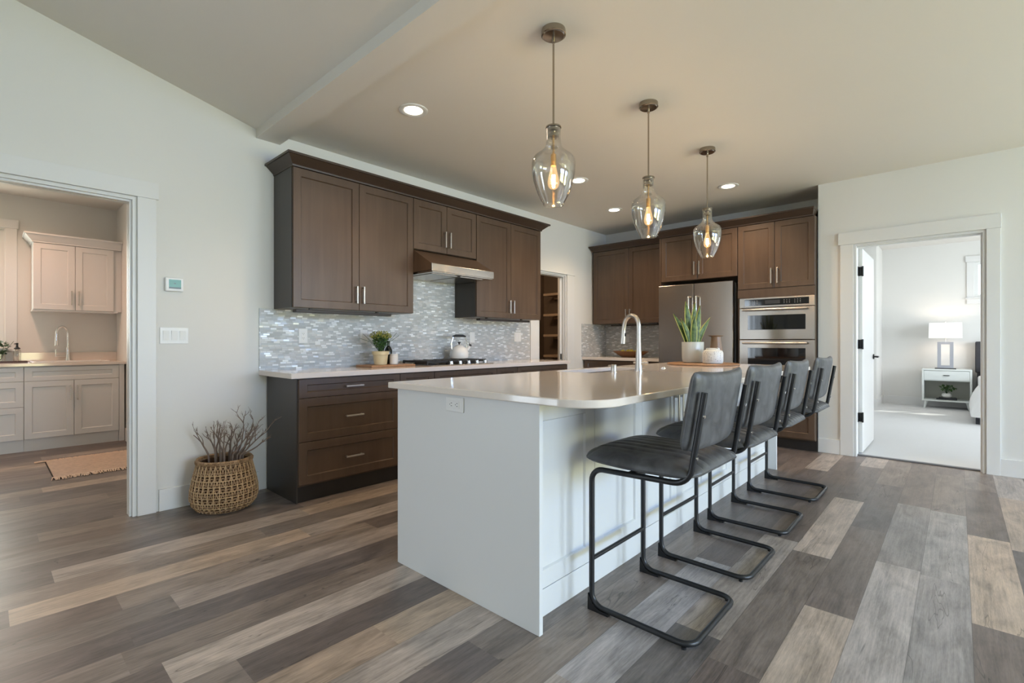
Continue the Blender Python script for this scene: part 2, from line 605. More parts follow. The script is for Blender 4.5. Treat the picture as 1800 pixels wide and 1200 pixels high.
def tube(bm, pts, r, n=10, cap=True):
    pts = [Vector(p) for p in pts]
    rs = r if isinstance(r, (list, tuple)) else [r] * len(pts)
    tang = []
    for i in range(len(pts)):
        a = pts[max(0, i - 1)]
        b = pts[min(len(pts) - 1, i + 1)]
        tang.append((b - a).normalized())
    up = Vector((0, 0, 1)) if abs(tang[0].z) < .9 else Vector((1, 0, 0))
    nrm = (up - tang[0] * up.dot(tang[0])).normalized()
    rings = []
    for i, p in enumerate(pts):
        if i:
            q = tang[i - 1].rotation_difference(tang[i])
            nrm = q @ nrm
            nrm = (nrm - tang[i] * nrm.dot(tang[i])).normalized()
        bi = tang[i].cross(nrm)
        rings.append([bm.verts.new(p + (nrm * math.cos(2 * PI * k / n) + bi * math.sin(2 * PI * k / n)) * rs[i]) for k in range(n)])
    for a, b in zip(rings, rings[1:]):
        ring_faces(bm, a, b)
    if cap:
        bm.faces.new(rings[0][::-1])
        bm.faces.new(rings[-1])
    for f in bm.faces:
        f.smooth = True
    return bm


def cyl(bm, p0, p1, r, n=16):
    return tube(bm, [p0, p1], r, n)


def ball(bm, c, r, sx=1, sy=1, sz=1, u=16, v=10):
    t = bmesh.new()
    bmesh.ops.create_uvsphere(t, u_segments=u, v_segments=v, radius=r)
    for f in t.faces:
        f.smooth = True
    return merge(bm, t, Matrix.Translation(c) @ Matrix.Diagonal((sx, sy, sz, 1)))


def prism(bm, pts, axis, a0, a1):
    """closed polygon pts in the plane across `axis`, extruded a0..a1"""
    def P(p, a):
        return {'x': (a, p[0], p[1]), 'y': (p[0], a, p[1]), 'z': (p[0], p[1], a)}[axis]
    A = [bm.verts.new(P(p, a0)) for p in pts]
    B = [bm.verts.new(P(p, a1)) for p in pts]
    bm.faces.new(A[::-1])
    bm.faces.new(B)
    ring_faces(bm, A, B)
    bmesh.ops.recalc_face_normals(bm, faces=list(bm.faces))
    return bm


ROOT = {}      # world position of every object's origin (no rotation)


def obj(name, bm, mat, parent=None, smooth=None, kind=None):
    me = bpy.data.meshes.new(name)
    loc = ROOT[parent.name] if parent else Vector((0, 0, 0))
    bm.normal_update()
    if not parent and kind != 'structure':
        # top-level one-mesh thing: origin at the middle of its base
        xs = [v.co.x for v in bm.verts]
        ys = [v.co.y for v in bm.verts]
        zs = [v.co.z for v in bm.verts]
        loc = Vector(((min(xs) + max(xs)) / 2, (min(ys) + max(ys)) / 2, min(zs)))
    for v in bm.verts:
        v.co -= loc
    if smooth is not None:
        for f in bm.faces:
            f.smooth = smooth
    bm.to_mesh(me)
    bm.free()
    if any(p.use_smooth for p in me.polygons):
        me.set_sharp_from_angle(angle=math.radians(38))
    for m in (mat if isinstance(mat, (list, tuple)) else [mat]):
        me.materials.append(m)
    o = bpy.data.objects.new(name, me)
    COL.objects.link(o)
    if parent:
        o.parent = parent
        ROOT[o.name] = ROOT[parent.name]
    else:
        o.location = loc
        ROOT[o.name] = loc
    if kind:
        o['kind'] = kind
    return o


def tag(o, label, cat, group=None):
    o['label'] = label
    o['category'] = cat
    if group:
        o['group'] = group
    return o


def thing(name, label, cat, loc, group=None):
    o = bpy.data.objects.new(name, None)
    o.empty_display_size = .05
    COL.objects.link(o)
    o.location = loc
    ROOT[o.name] = Vector(loc)
    return tag(o, label, cat, group)


def struct(name, bm, mat, parent=None):
    return obj(name, bm, mat, parent, kind='structure')


def dup(root, loc, label, group=None, rz=None):
    r = root.copy()
    COL.objects.link(r)
    r.location = loc
    ROOT[r.name] = Vector(loc)
    if rz is not None:
        r.rotation_euler = (0, 0, rz)
    r['label'] = label
    if group:
        r['group'] = group
    for ch in list(root.children):
        c = ch.copy()
        COL.objects.link(c)
        c.parent = r
        for g in list(ch.children):
            d = g.copy()
            COL.objects.link(d)
            d.parent = c
    return r


def bx(x0, x1, y0, y1, z0, z1, bev=0):
    return box(BM(), x0, x1, y0, y1, z0, z1, bev)


class Face:
    """a vertical working plane: u runs along the front, n out of it"""

    def __init__(s, axis, pos, sign):
        s.axis, s.pos, s.sign = axis, pos, sign

    def P(s, u, z, n):
        if s.axis == 'x':
            return Vector((s.pos + s.sign * n, u, z))
        return Vector((u, s.pos + s.sign * n, z))

    def box(s, bm, u0, u1, z0, z1, n0, n1, bev=0):
        a, b = s.P(u0, z0, n0), s.P(u1, z1, n1)
        return box(bm, min(a.x, b.x), max(a.x, b.x), min(a.y, b.y), max(a.y, b.y), z0, z1, bev)


def shaker(F, u0, u1, z0, z1, t=.02, rail=.058, rec=.010, gap=.0018):
    bm = BM()
    u0, u1, z0, z1 = u0 + gap, u1 - gap, z0 + gap, z1 - gap
    rz = min(rail, (z1 - z0) * .3)

    def loop(a, b, n):
        return [bm.verts.new(F.P(*p, n)) for p in ((u0 + a, z0 + b), (u1 - a, z0 + b), (u1 - a, z1 - b), (u0 + a, z1 - b))]
    L = [loop(0, 0, 0), loop(0, 0, t - .002), loop(.002, .002, t), loop(rail, rz, t), loop(rail + .006, rz + .006, t - rec)]
    for a, b in zip(L, L[1:]):
        ring_faces(bm, a, b)
    bm.faces.new(L[0][::-1])
    bm.faces.new(L[-1])
    bmesh.ops.recalc_face_normals(bm, faces=list(bm.faces))
    return bm


def pull(F, u, z, length, vert, n0=.02, out=.032, w=.0062):
    """bar pull with two posts"""
    bm = BM()
    h = length / 2
    if vert:
        F.box(bm, u - w, u + w, z - h, z + h, n0 + out - .009, n0 + out, .002)
        for s in (-1, 1):
            F.box(bm, u - w * .8, u + w * .8, z + s * (h - .012) - w, z + s * (h - .012) + w, n0, n0 + out - .008)
    else:
        F.box(bm, u - h, u + h, z - w, z + w, n0 + out - .009, n0 + out, .002)
        for s in (-1, 1):
            F.box(bm, u + s * (h - .012) - w, u + s * (h - .012) + w, z - w * .8, z + w * .8, n0, n0 + out - .008)
    return bm


# ================================================================== THE SETTING
WX = -3.93          # kitchen's long wall
WC = WX + .002      # backs of what stands against it
CZ = 2.747          # kitchen ceiling
DY = 5.82           # wall with the bedroom door
BY = 6.385          # back wall of the kitchen alcove
BC = BY - .002
AX = -1.06          # right side of the alcove


def plank_floor():
    bm = BM()
    tl = bm.faces.layers.float_color.new('tone')
    pl = bm.faces.layers.float.new('pid')
    rnd = random.Random(11)
    W, L = .1757, 1.22
    dark = [(.118, .098, .086), (.132, .108, .093), (.112, .097, .089), (.145, .120, .104)]
    mid = [(.165, .138, .116), (.18, .152, .130), (.155, .135, .118), (.20, .168, .14)]
    light = [(.29, .255, .22), (.33, .29, .25), (.31, .255, .20)]
    # (x, y of a joint, tone of the plank that starts there going away / coming near)
    joints = {4: 2.98, 3: 2.39, 2: 3.12, 0: 3.91, -1: 5.0, 6: 1.32, 12: .424, 15: .563, 17: 1.29, 10: 1.05}
    force = {}
    for k, y, dirn, t in ((4, 2.98, 1, (.36, .30, .245)), (3, 2.39, -1, (.36, .30, .24)), (2, 3.12, -1, (.32, .295, .27)), (0, 3.91, -1, (.36, .29, .22)),
                          (6, 1.32, 1, (.30, .285, .275)), (12, .424, 1, (.34, .295, .25)), (15, .563, 1, (.26, .225, .195)), (17, 1.29, -1, (.34, .275, .21)),
                          (10, 1.05, 1, (.31, .245, .18)), (-1, 5.0, 1, (.30, .275, .25)), (-2, 4.6, -1, (.32, .29, .26)), (1, 2.2, 1, (.24, .225, .21)),
                          (10, 1.05, -1, (.28, .22, .165)), (1, 3.42, 1, (.26, .245, .225)), (2, 3.12, 1, (.20, .185, .17)), (5, 1.9, -1, (.13, .12, .112))):
        force[(k, round(y + dirn * .6, 2))] = t
    for k in range(-23, 47):
        x1 = .217 - W * k
        x0 = x1 - W
        ph = joints.get(k, rnd.uniform(0, L))
        ph = ph - math.ceil((ph + 5.6) / L) * L
        y = ph
        while y < 7.3:
            a, b = max(y, -5.4), min(y + L, 7.3)
            y += L
            pool = rnd.random()
            tone = rnd.choice(dark if pool < .5 else mid if pool < .84 else light)
            for (kk, yy), t in force.items():
                if kk == k and a <= yy < b:
                    tone = t
            if b - a < .01 or x0 > 4.3 or x1 < -7.85:
                continue
            vs_ = [bm.verts.new(p) for p in ((x0, a, 0), (x1, a, 0), (x1, b, 0), (x0, b, 0))]
            f = bm.faces.new(vs_)
            f[tl] = (*[min(.9, c * q) for c, q in zip(tone, (1.27, 1.22, 1.22))], 1)
            f[pl] = rnd.random()
    # the slab under the planks
    t = BM()
    box(t, -7.9, 4.3, -5.4, 7.3, -.12, -.002)
    merge(bm, t)
    return bm


struct('floor', plank_floor(), M['floor'])
b = BM()
box(b, AX + .12, 3.05, 5.925, 11.4, -.1, .012)
box(b, -1.42, AX + .12, 6.60, 11.4, -.1, .012)
struct('floor_carpet', b, M['carpet'])
struct('trim_threshold', bx(-.75, .172, 5.885, 5.93, 0, .012, .003), M['thresh'])

# walls as slabs with real openings
b = BM()
T0 = WX - .12
LO = -.88           # laundry opening far (hidden) side
LR = .664
box(b, T0, WX, -5.4, -2.9, 0, 4.6)
box(b, T0, WX, -2.9, -1.3, 2.25, 4.6)
box(b, T0, WX, -1.3, LO, 0, 4.6)
box(b, T0, WX, LO, LR, 2.064, 4.6)
box(b, T0, WX, LR, 4.775, 0, 4.6)
box(b, T0, WX, 4.775, 5.36, 2.035, 4.6)
box(b, T0, WX, 5.36, BY + .12, 0, 4.6)
struct('wall_left', b, M['wall'])
struct('wall_back', bx(WX, AX + .12, BY, BY + .12, 0, CZ), M['wall'])
struct('wall_alcove', bx(AX, AX + .12, DY, BY, 0, CZ), M['wall'])
b = BM()
box(b, AX + .12, -.75, DY, DY + .12, 0, CZ)
box(b, -.75, .172, DY, DY + .12, 2.088, CZ)
box(b, .172, 4.3, DY, DY + .12, 0, CZ)
struct('wall_right', b, M['wall'])
b = BM()
EX = 4.2
for y0, y1, z0, z1 in ((-5.4, .4, 0, 4.6), (.4, 2.8, 0, .3), (.4, 2.8, 2.4, 4.6), (2.8, 3.55, 0, 4.6), (3.55, 5.45, 0, .3), (3.55, 5.45, 2.4, 4.6), (5.45, DY, 0, 4.6)):
    box(b, EX, EX + .12, y0, y1, z0, z1)
struct('wall_east', b, M['wall'])
b = BM()
for x0, x1, z0, z1 in ((T0, -2.1, 0, 4.6), (-2.1, 2.5, 0, .4), (-2.1, 2.5, 2.8, 4.6), (2.5, EX, 0, 4.6)):
    box(b, x0, x1, -5.32, -5.2, z0, z1)
struct('wall_south', b, M['wall'])

# ceilings: flat over the kitchen, rising at 3:12 over the great room
struct('ceiling', bx(T0, EX + .12, 1.5, BY + .12, CZ, CZ + .12), M['ceil'])
b = BM()
sl = .249
prism(b, [(1.40, CZ), (-5.4, CZ + 6.8 * sl), (-5.4, CZ + 6.8 * sl + .12), (1.40, CZ + .12)], 'x', T0, EX + .12)
struct('ceiling_vault', b, M['ceil'])
struct('trim_beam', bx(WX, EX, 1.40, 1.578, 2.680, CZ + .1), M['ceil'])

# baseboards
BB = .145
struct('baseboard_left', bx(WX, WX + .016, .79, 1.42, 0, BB, .003), M['trim'])
struct('baseboard_right', bx(AX, -.868, DY - .016, DY, 0, BB, .003), M['trim'])
struct('baseboard_right_far', bx(.265, 4.18, DY - .016, DY, 0, BB, .003), M['trim'])
struct('baseboard_left_far', bx(WX, WX + .016, 5.56, 5.735, 0, BB, .003), M['trim'])


def casing_left(name, y0, y1, ztop, wid=.1, near=True, head_over=.014, head_h=.108):
    """flat casing on the long wall, around an opening y0..y1; kitchen side, with jamb lining"""
    b = BM()
    box(b, WX, WX + .019, y1 + .010, y1 + .010 + wid, 0, ztop + .008, .002)
    if near:
        box(b, WX, WX + .019, y0 - .010 - wid, y0 - .010, 0, ztop + .008, .002)
    box(b, WX, WX + .025, y0 - .010 - wid - head_over, y1 + .010 + wid + head_over, ztop + .008, ztop + .008 + head_h, .002)
    # jamb lining with a stop strip
    box(b, T0 - .004, WX + .004, y1 - .014, y1 + .001, 0, ztop + .001)
    box(b, T0 - .004, WX + .004, y0 - .001, y0 + .014, 0, ztop + .001)
    box(b, T0 - .004, WX + .004, y0 + .0141, y1 - .0141, ztop - .014, ztop + .001)
    for s in (T0 + .018, T0 + .068):
        box(b, s, s + .034, y1 - .026, y1 - .0141, 0, ztop - .0141)
        box(b, s, s + .034, y0 + .0141, y0 + .026, 0, ztop - .0141)
        box(b, s, s + .034, y0 + .0261, y1 - .0261, ztop - .026, ztop - .0141)
    return struct(name, b, M['trim'])


casing_left('trim_laundry_opening', LO, LR, 2.064)
casing_left('trim_pantry_opening', 4.775, 5.36, 2.035, wid=.16, head_h=.012, head_over=.02)

b = BM()
OX0, OX1, OZ = -.75, .172, 2.088
box(b, OX0 - .118, OX0 - .008, DY - .019, DY, 0, OZ + .008, .002)
box(b, OX1 + .008, OX1 + .094, DY - .019, DY, 0, OZ + .008, .002)
box(b, OX0 - .134, OX1 + .098, DY - .026, DY, OZ + .008, OZ + .128, .002)
box(b, OX0 - .001, OX0 + .014, DY - .004, DY + .124, 0, OZ + .001)
box(b, OX1 - .014, OX1 + .001, DY - .004, DY + .124, 0, OZ + .001)
box(b, OX0 + .0141, OX1 - .0141, DY - .004, DY + .124, OZ - .014, OZ + .001)
box(b, OX1 - .026, OX1 - .0141, DY + .03, DY + .07, 0, OZ - .0141)
box(b, OX0 + .0141, OX1 - .0261, DY + .03, DY + .07, OZ - .026, OZ - .0141)
struct('trim_bedroom_door', b, M['trim'])

# bedroom door, swung open into the bedroom
d = bpy.data.objects.new('door_1', None)
COL.objects.link(d)
d.location = (-.728, 5.95, 0)
d['kind'] = 'structure'
ROOT[d.name] = Vector(d.location)
FD = Face('x', -.738, 1)
b = BM()
box(b, -.738, -.703, 5.952, 6.842, .022, 2.065, .002)
struct('door_leaf', b, M['trim'], d)
for z in (.376, 1.107, 1.837):
    b = BM()
    box(b, -.7385, -.7025, 5.944, 5.953, z - .045, z + .045, .003)
    cyl(b, (-.700, 5.944, z - .05), (-.700, 5.944, z + .05), .008)
    box(b, -.736, -.732, 5.90, 5.945, z - .045, z + .045)
    struct('door_hinge', b, M['black'], d)
b = BM()
tube(b, [(-.704, 6.78, .965), (-.692, 6.78, .965)], .028, 20)
tube(b, fillet([(-.70, 6.78, .965), (-.655, 6.78, .965), (-.655, 6.665, .965)], .01), .0095, 10)
struct('door_handle', b, M['black'], d)

# ------------------------------------------------------------------ laundry room shell
LX = -7.65
b = BM()
box(b, LX - .12, T0, 1.11, 1.23, 0, CZ)
struct('wall_laundry_side', b, M['wall'])
b = BM()
for y0, y1, z0, z1 in ((.150, 1.11, 0, CZ), (-1.25, .150, 0, 1.05), (-1.25, .150, 2.36, CZ), (-1.6, -1.25, 0, CZ)):
    box(b, LX - .12, LX, y0, y1, z0, z1)
struct('wall_laundry_back', b, M['wall'])
struct('wall_laundry_near', bx(LX, T0, -1.6, -1.48, 0, CZ), M['wall'])
struct('ceiling_laundry', bx(LX - .12, T0, -1.6, 1.23, CZ, CZ + .1), M['ceil'])
struct('baseboard_laundry', bx(-7.02, T0, 1.094, 1.11, 0, BB, .003), M['trim'])
b = BM()
box(b, LX, LX + .019, .158, .25, 1.05, 2.374, .002)
box(b, LX, LX + .019, -1.35, -1.258, 1.05, 2.374, .002)
box(b, LX, LX + .026, -1.37, .262, 2.374, 2.47, .002)
box(b, LX, LX + .04, -1.37, .262, 1.03, 1.06, .003)
box(b, LX - .09, LX - .04, .10, .15, 1.05, 2.36)
box(b, LX - .09, LX - .04, -1.25, -1.2, 1.05, 2.36)
box(b, LX - .09, LX - .04, -1.2, .10, 1.05, 1.1)
box(b, LX - .09, LX - .04, -1.2, .10, 2.31, 2.36)
box(b, LX - .09, LX - .04, -.57, -.53, 1.1, 2.31)
wn1 = struct('window_1', b, M['trim'])
struct('window_pane', bx(LX - .07, LX - .064, -1.2, .10, 1.1, 2.31), M['pane'], wn1)

# ------------------------------------------------------------------ pantry shell
PX = -5.75
b = BM()
box(b, PX - .1, PX, 4.3, 7.25, 0, CZ)
box(b, PX, T0, 7.15, 7.25, 0, CZ)
box(b, PX, T0, 4.3, 4.4, 0, CZ)
struct('wall_pantry', b, M['pantry'])
struct('wall_pantry_back', bx(T0, WX, BY + .12, 7.25, 0, CZ), M['pantry'])
struct('ceiling_pantry', bx(PX - .1, T0, 4.3, 7.25, CZ, CZ + .1), M['ceil'])

# ------------------------------------------------------------------ bedroom shell
RZ = 2.83
b = BM()
for x0, x1, z0, z1 in ((-1.42, .205, 0, RZ), (.205, 1.3, 0, 1.88), (.205, 1.3, 2.47, RZ), (1.3, 3.0, 0, RZ)):
    box(b, x0, x1, 11.25, 11.37, z0, z1)
struct('wall_bedroom_back', b, M['wall'])
struct('wall_bedroom_jog', bx(-1.42, -1.03, 10.37, 11.25, 0, RZ), M['wall'])
b = BM()
box(b, AX, AX + .12, BY, 6.52, 0, RZ)
box(b, AX, AX + .12, DY + .12, BY, CZ, RZ)
box(b, -1.42, AX + .12, 6.52, 6.64, 0, RZ)
box(b, -1.42, -1.30, 6.64, 10.37, 0, RZ)
struct('wall_bedroom_side', b, M['wall'])
b = BM()
for y0, y1, z0, z1 in ((DY + .12, 7.0, 0, RZ), (7.0, 10.2, 0, .6), (7.0, 10.2, 2.5, RZ), (10.2, 11.37, 0, RZ)):
    box(b, 2.9, 3.02, y0, y1, z0, z1)
struct('wall_bedroom_east', b, M['wall'])
struct('ceiling_bedroom', bx(-1.42, 3.02, DY + .12, 11.4, RZ, RZ + .1), M['ceil'])
struct('wall_bedroom_above', bx(AX, 4.3, DY + .005, DY + .12, CZ, RZ + .1), M['wall'])
struct('baseboard_bedroom', bx(-1.03, 3.0, 11.234, 11.25, 0, .15, .003), M['trim'])
b = BM()
box(b, -1.30, -1.014, 10.354, 10.37, 0, .15, .003)
box(b, -1.03, -1.014, 10.37, 11.234, 0, .15, .003)
struct('baseboard_bedroom_jog', b, M['trim'])
b = BM()
box(b, .110, .200, 11.23, 11.25, 1.881, 2.474, .002)
box(b, 1.305, 1.395, 11.23, 11.25, 1.881, 2.474, .002)
box(b, .095, 1.41, 11.222, 11.25, 2.475, 2.575, .002)
box(b, .095, 1.41, 11.215, 11.25, 1.855, 1.88, .002)
box(b, .110, 1.395, 11.23, 11.25, 1.77, 1.854, .002)
for x0, x1, z0, z1 in ((.205, .25, 1.88, 2.47), (1.255, 1.3, 1.88, 2.47), (.25, 1.255, 1.88, 1.925), (.25, 1.255, 2.425, 2.47), (.58, .70, 1.925, 2.425), (1.04, 1.255, 1.925, 2.425)):  # unseen middle and wide right bars added to cut the sun into patches
    box(b, x0, x1, 11.29, 11.34, z0, z1)
wn2 = struct('window_2', b, M['trim'])
struct('window_pane', bx(.25, 1.255, 11.31, 11.316, 1.925, 2.425), M['pane'], wn2)


def big_window(name, along, pos, u0, u1, z0, z1, mull):
    b = BM()
    def bb(a0, a1, c0, c1):
        if along == 'y':
            box(b, pos - .03, pos + .03, a0, a1, c0, c1)
        else:
            box(b, a0, a1, pos - .03, pos + .03, c0, c1)
    bb(u0, u0 + .06, z0, z1)
    bb(u1 - .06, u1, z0, z1)
    bb(u0 + .06, u1 - .06, z0, z0 + .06)
    bb(u0 + .06, u1 - .06, z1 - .06, z1)
    for k in range(1, mull):
        u = u0 + (u1 - u0) * k / mull
        bb(u - .03, u + .03, z0 + .06, z1 - .06)
    return struct(name, b, M['trim'])


big_window('window_3', 'y', EX + .03, .4, 2.8, .3, 2.4, 2)
big_window('window_4', 'y', EX + .03, 3.55, 5.45, .3, 2.4, 2)
big_window('window_5', 'x', -5.23, -2.1, 2.5, .4, 2.8, 3)
big_window('window_6', 'y', WX - .03, -2.9, -1.3, 0, 2.25, 2)
big_window('window_7', 'y', 2.96, 7.0, 10.2, .6, 2.5, 3)
struct('ground', bx(-40, 40, -45, 45, -.5, -.3), M['grass'])

# ================================================================== CABINETS
FL = Face('x', -3.610, 1)      # door plane of the long wall's uppers (doors add 20 mm)
FB = Face('x', -3.390, 1)      # base fronts on the long wall
G_UP = 'upper cabinets on the long wall'


def upper_unit(name, F, u0, u1, z0, z1, back, label, group, doors=2, pull_len=.14, left_end=None, pz=None):
    """two-door wall cabinet; `back` = wall coordinate"""
    if F.axis == 'x':
        loc = ((F.pos + back) / 2, (u0 + u1) / 2, z0)
    else:
        loc = ((u0 + u1) / 2, (F.pos + back) / 2, z0)
    t = thing(name, label, 'cabinet', loc, group)
    b = BM()
    F.box(b, u0 + .001, u1 - .001, z0, z1, -abs(F.pos - back), 0)
    obj('cabinet_body', b, M['wood'], t)
    if left_end is not None:
        b = BM()
        F.box(b, left_end - .004, left_end + .001, z0, z1, -abs(F.pos - back), 0)
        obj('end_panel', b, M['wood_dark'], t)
    um = (u0 + u1) / 2
    for k, (a, c) in enumerate(((u0, um), (um, u1))):
        dr = obj('door', shaker(F, a, c, z0, z1), M['wood'], t)
        ph = (um - .030) if k == 0 else (um + .030)
        obj('handle', pull(F, ph, (pz or z0 + .055 + pull_len / 2), pull_len, True), M['nickel'], dr)
    return t


upper_unit('upper_cabinet', FL, 1.535, 2.605, 1.385, 2.42, WC, 'tall brown double-door wall cabinet at the near end, above the potted herb', G_UP, left_end=1.535)
upper_unit('upper_cabinet', FL, 2.606, 3.3735, 1.967, 2.42, WC, 'short brown double-door wall cabinet above the range hood', G_UP, pull_len=.15)
upper_unit('upper_cabinet', FL, 3.378, 4.405, 1.385, 2.42, WC, 'tall brown double-door wall cabinet between the range hood and the pantry doorway', G_UP, left_end=3.378)


def crown(name, x0, x1, y0, y1, grow, z0, z1, label, group=None):
    """sloped crown: grow = (x-, x+, y-, y+) projections at the top"""
    b = BM()
    prof = [(0, z0), (.10, z0), (.12, z0 + .012), (.86, z1 - .016), (1, z1 - .016), (1, z1)]
    rings = []
    for f, z in prof:
        rings.append([b.verts.new(p) for p in ((x0 - grow[0] * f, y0 - grow[2] * f, z), (x1 + grow[1] * f, y0 - grow[2] * f, z), (x1 + grow[1] * f, y1 + grow[3] * f, z), (x0 - grow[0] * f, y1 + grow[3] * f, z))])
    for a, c in zip(rings, rings[1:]):
        ring_faces(b, a, c)
    b.faces.new(rings[0][::-1])
    b.faces.new(rings[-1])
    return tag(obj(name, b, M['crown']), label, 'moulding', group)


crown('crown_moulding', WC, -3.588, 1.534, 4.407, (0, .09, .072, .066), 2.421, 2.498, 'dark brown crown moulding along the top of the long wall cabinets', 'dark crown mouldings on the wall cabinets')

# range hood: wooden canopy sloping out to a stainless band
t = thing('range_hood', 'brown wood range hood with a stainless steel front band over the cooktop', 'range hood', (-3.65, 2.99, 1.71))
b = BM()
prism(b, [(WC, 1.755), (-3.345, 1.755), (-3.345, 1.815), (-3.592, 1.955), (WC, 1.955)], 'y', 2.607, 3.372)
obj('hood_body', b, M['wood'], t)
obj('front_band', bx(-3.345, -3.333, 2.610, 3.368, 1.746, 1.811, .002), M['steel_h'], t)
b = BM()
box(b, WX + .02, -3.346, 2.625, 3.36, 1.738, 1.7545)
box(b, WX + .06, -3.42, 2.68, 2.97, 1.734, 1.738)
box(b, WX + .06, -3.42, 3.01, 3.30, 1.734, 1.738)
obj('filter_insert', b, M['steel_h'], t)

# under-cabinet strips
G_ST = 'dark strips under the wall cabinets'


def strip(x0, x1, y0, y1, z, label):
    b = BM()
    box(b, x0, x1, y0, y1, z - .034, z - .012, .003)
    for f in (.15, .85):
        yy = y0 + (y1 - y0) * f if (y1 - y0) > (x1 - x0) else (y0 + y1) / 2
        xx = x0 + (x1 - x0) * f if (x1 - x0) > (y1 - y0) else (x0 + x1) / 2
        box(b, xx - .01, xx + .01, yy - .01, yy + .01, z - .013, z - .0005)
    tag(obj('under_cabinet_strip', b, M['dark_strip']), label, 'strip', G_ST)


strip(-3.66, -3.60, 1.56, 2.38, 1.385, 'dark strip hanging under the near end of the long wall cabinets')
strip(-3.66, -3.60, 3.44, 4.22, 1.385, 'dark strip hanging under the wall cabinet beside the pantry doorway')
strip(-3.62, -2.80, 6.01, 6.07, 1.385, 'dark strip hanging under the corner wall cabinet left of the fridge')


def base_unit(name, F, back, u0, u1, rows, label, group, toe_n=-.018, mat=None, toe_mat=None, z_top=.876, toe_h=.114):
    """rows: list of (z0, z1, kind) kind 'drawer' | 'doors' | 'door' | 'false'"""
    mat = mat or M['wood']
    if F.axis == 'x':
        loc = ((F.pos + back) / 2, (u0 + u1) / 2, 0)
    else:
        loc = ((u0 + u1) / 2, (F.pos + back) / 2, 0)
    t = thing(name, label, 'cabinet', loc, group)
    b = BM()
    F.box(b, u0 + .001, u1 - .001, toe_h, z_top, -abs(F.pos - back), 0)
    obj('cabinet_body', b, mat, t)
    b = BM()
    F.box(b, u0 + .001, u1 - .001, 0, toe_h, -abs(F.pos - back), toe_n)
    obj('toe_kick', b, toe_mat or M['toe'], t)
    um = (u0 + u1) / 2
    for z0, z1, k in rows:
        if k == 'drawer':
            d_ = obj('drawer', shaker(F, u0, u1, z0, z1), mat, t)
            obj('handle', pull(F, um, (z0 + z1) / 2, min(.145, (u1 - u0) * .5), False), M['nickel'], d_)
        elif k == 'false':
            obj('false_front', shaker(F, u0, u1, z0, z1), mat, t)
        elif k == 'door':
            d_ = obj('door', shaker(F, u0, u1, z0, z1), mat, t)
            obj('handle', pull(F, u1 - .03, z1 - .14, .14, True), M['nickel'], d_)
        else:
            for q, (a, c) in enumerate(((u0, um), (um, u1))):
                d_ = obj('door', shaker(F, a, c, z0, z1), mat, t)
                obj('handle', pull(F, um - .03 if q == 0 else um + .03, z1 - .135, .16, True), M['nickel'], d_)
    return t


G_B = 'brown base cabinets along the long wall'
tb = base_unit('base_cabinet', FB, WC, 1.480, 2.312, [(.126, .426, 'drawer'), (.426, .734, 'drawer'), (.734, .870, 'drawer')],
               'brown three-drawer base cabinet at the near end of the long wall, beside the wicker basket', G_B)
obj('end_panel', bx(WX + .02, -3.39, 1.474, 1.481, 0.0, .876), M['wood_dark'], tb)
base_unit('base_cabinet', FB, WC, 2.312, 2.668, [(.126, .734, 'door'), (.734, .870, 'drawer')], 'narrow brown base cabinet between the three-drawer cabinet and the cooktop cabinet', G_B)
base_unit('base_cabinet', FB, WC, 2.668, 3.446, [(.126, .734, 'doors'), (.734, .870, 'false')], 'wide brown base cabinet directly under the gas cooktop', G_B)
base_unit('base_cabinet', FB, WC, 3.446, 3.756, [(.126, .734, 'door'), (.734, .870, 'drawer')], 'narrow brown base cabinet just past the cooktop cabinet', G_B)
base_unit('base_cabinet', FB, WC, 3.756, 4.630, [(.126, .734, 'doors'), (.734, .870, 'drawer')], 'wide brown base cabinet at the pantry end of the long wall', G_B)


def slab(outline, z0, z1, hole=None, bev=.003):
    """stone slab from a 2-D outline, with an optional hole, eased edges"""
    cu = bpy.data.curves.new('slab', 'CURVE')
    cu.dimensions = '2D'
    cu.fill_mode = 'BOTH'
    cu.extrude = (z1 - z0) / 2 - bev
    cu.bevel_depth = bev
    cu.bevel_resolution = 1
    cu.offset = -bev
    for pts in ([outline] + ([hole] if hole else [])):
        s = cu.splines.new('POLY')
        s.points.add(len(pts) - 1)
        for p, q in zip(s.points, pts):
            p.co = (q[0], q[1], 0, 1)
        s.use_cyclic_u = True
    o = bpy.data.objects.new('slab', cu)
    COL.objects.link(o)
    dg = bpy.context.evaluated_depsgraph_get()
    me = bpy.data.meshes.new_from_object(o.evaluated_get(dg))
    bpy.data.objects.remove(o)
    bm = BM()
    bm.from_mesh(me)
    bpy.data.meshes.remove(me)
    for v in bm.verts:
        v.co.z += (z0 + z1) / 2
    for f in bm.faces:
        f.smooth = False
    return bm


def rrect(x0, x1, y0, y1, r, n=8):
    """r = (x0y0, x1y0, x1y1, x0y1)"""
    out = []
    for (cx, cy, a0, rr) in ((x0 + r[0], y0 + r[0], PI, r[0]), (x1 - r[1], y0 + r[1], 1.5 * PI, r[1]), (x1 - r[2], y1 - r[2], 0, r[2]), (x0 + r[3], y1 - r[3], .5 * PI, r[3])):
        if rr < .0005:
            out.append((cx, cy))
        else:
            out += [(cx + rr * math.cos(a0 + k / n * PI / 2), cy + rr * math.sin(a0 + k / n * PI / 2)) for k in range(n + 1)]
    return out


tag(obj('worktop', slab(rrect(WC, -3.35, 1.420, 4.665, (0, .004, .004, 0)), .876, .914), M['quartz']),
    'white quartz worktop on the long wall carrying the cooktop', 'worktop', 'white quartz worktops')

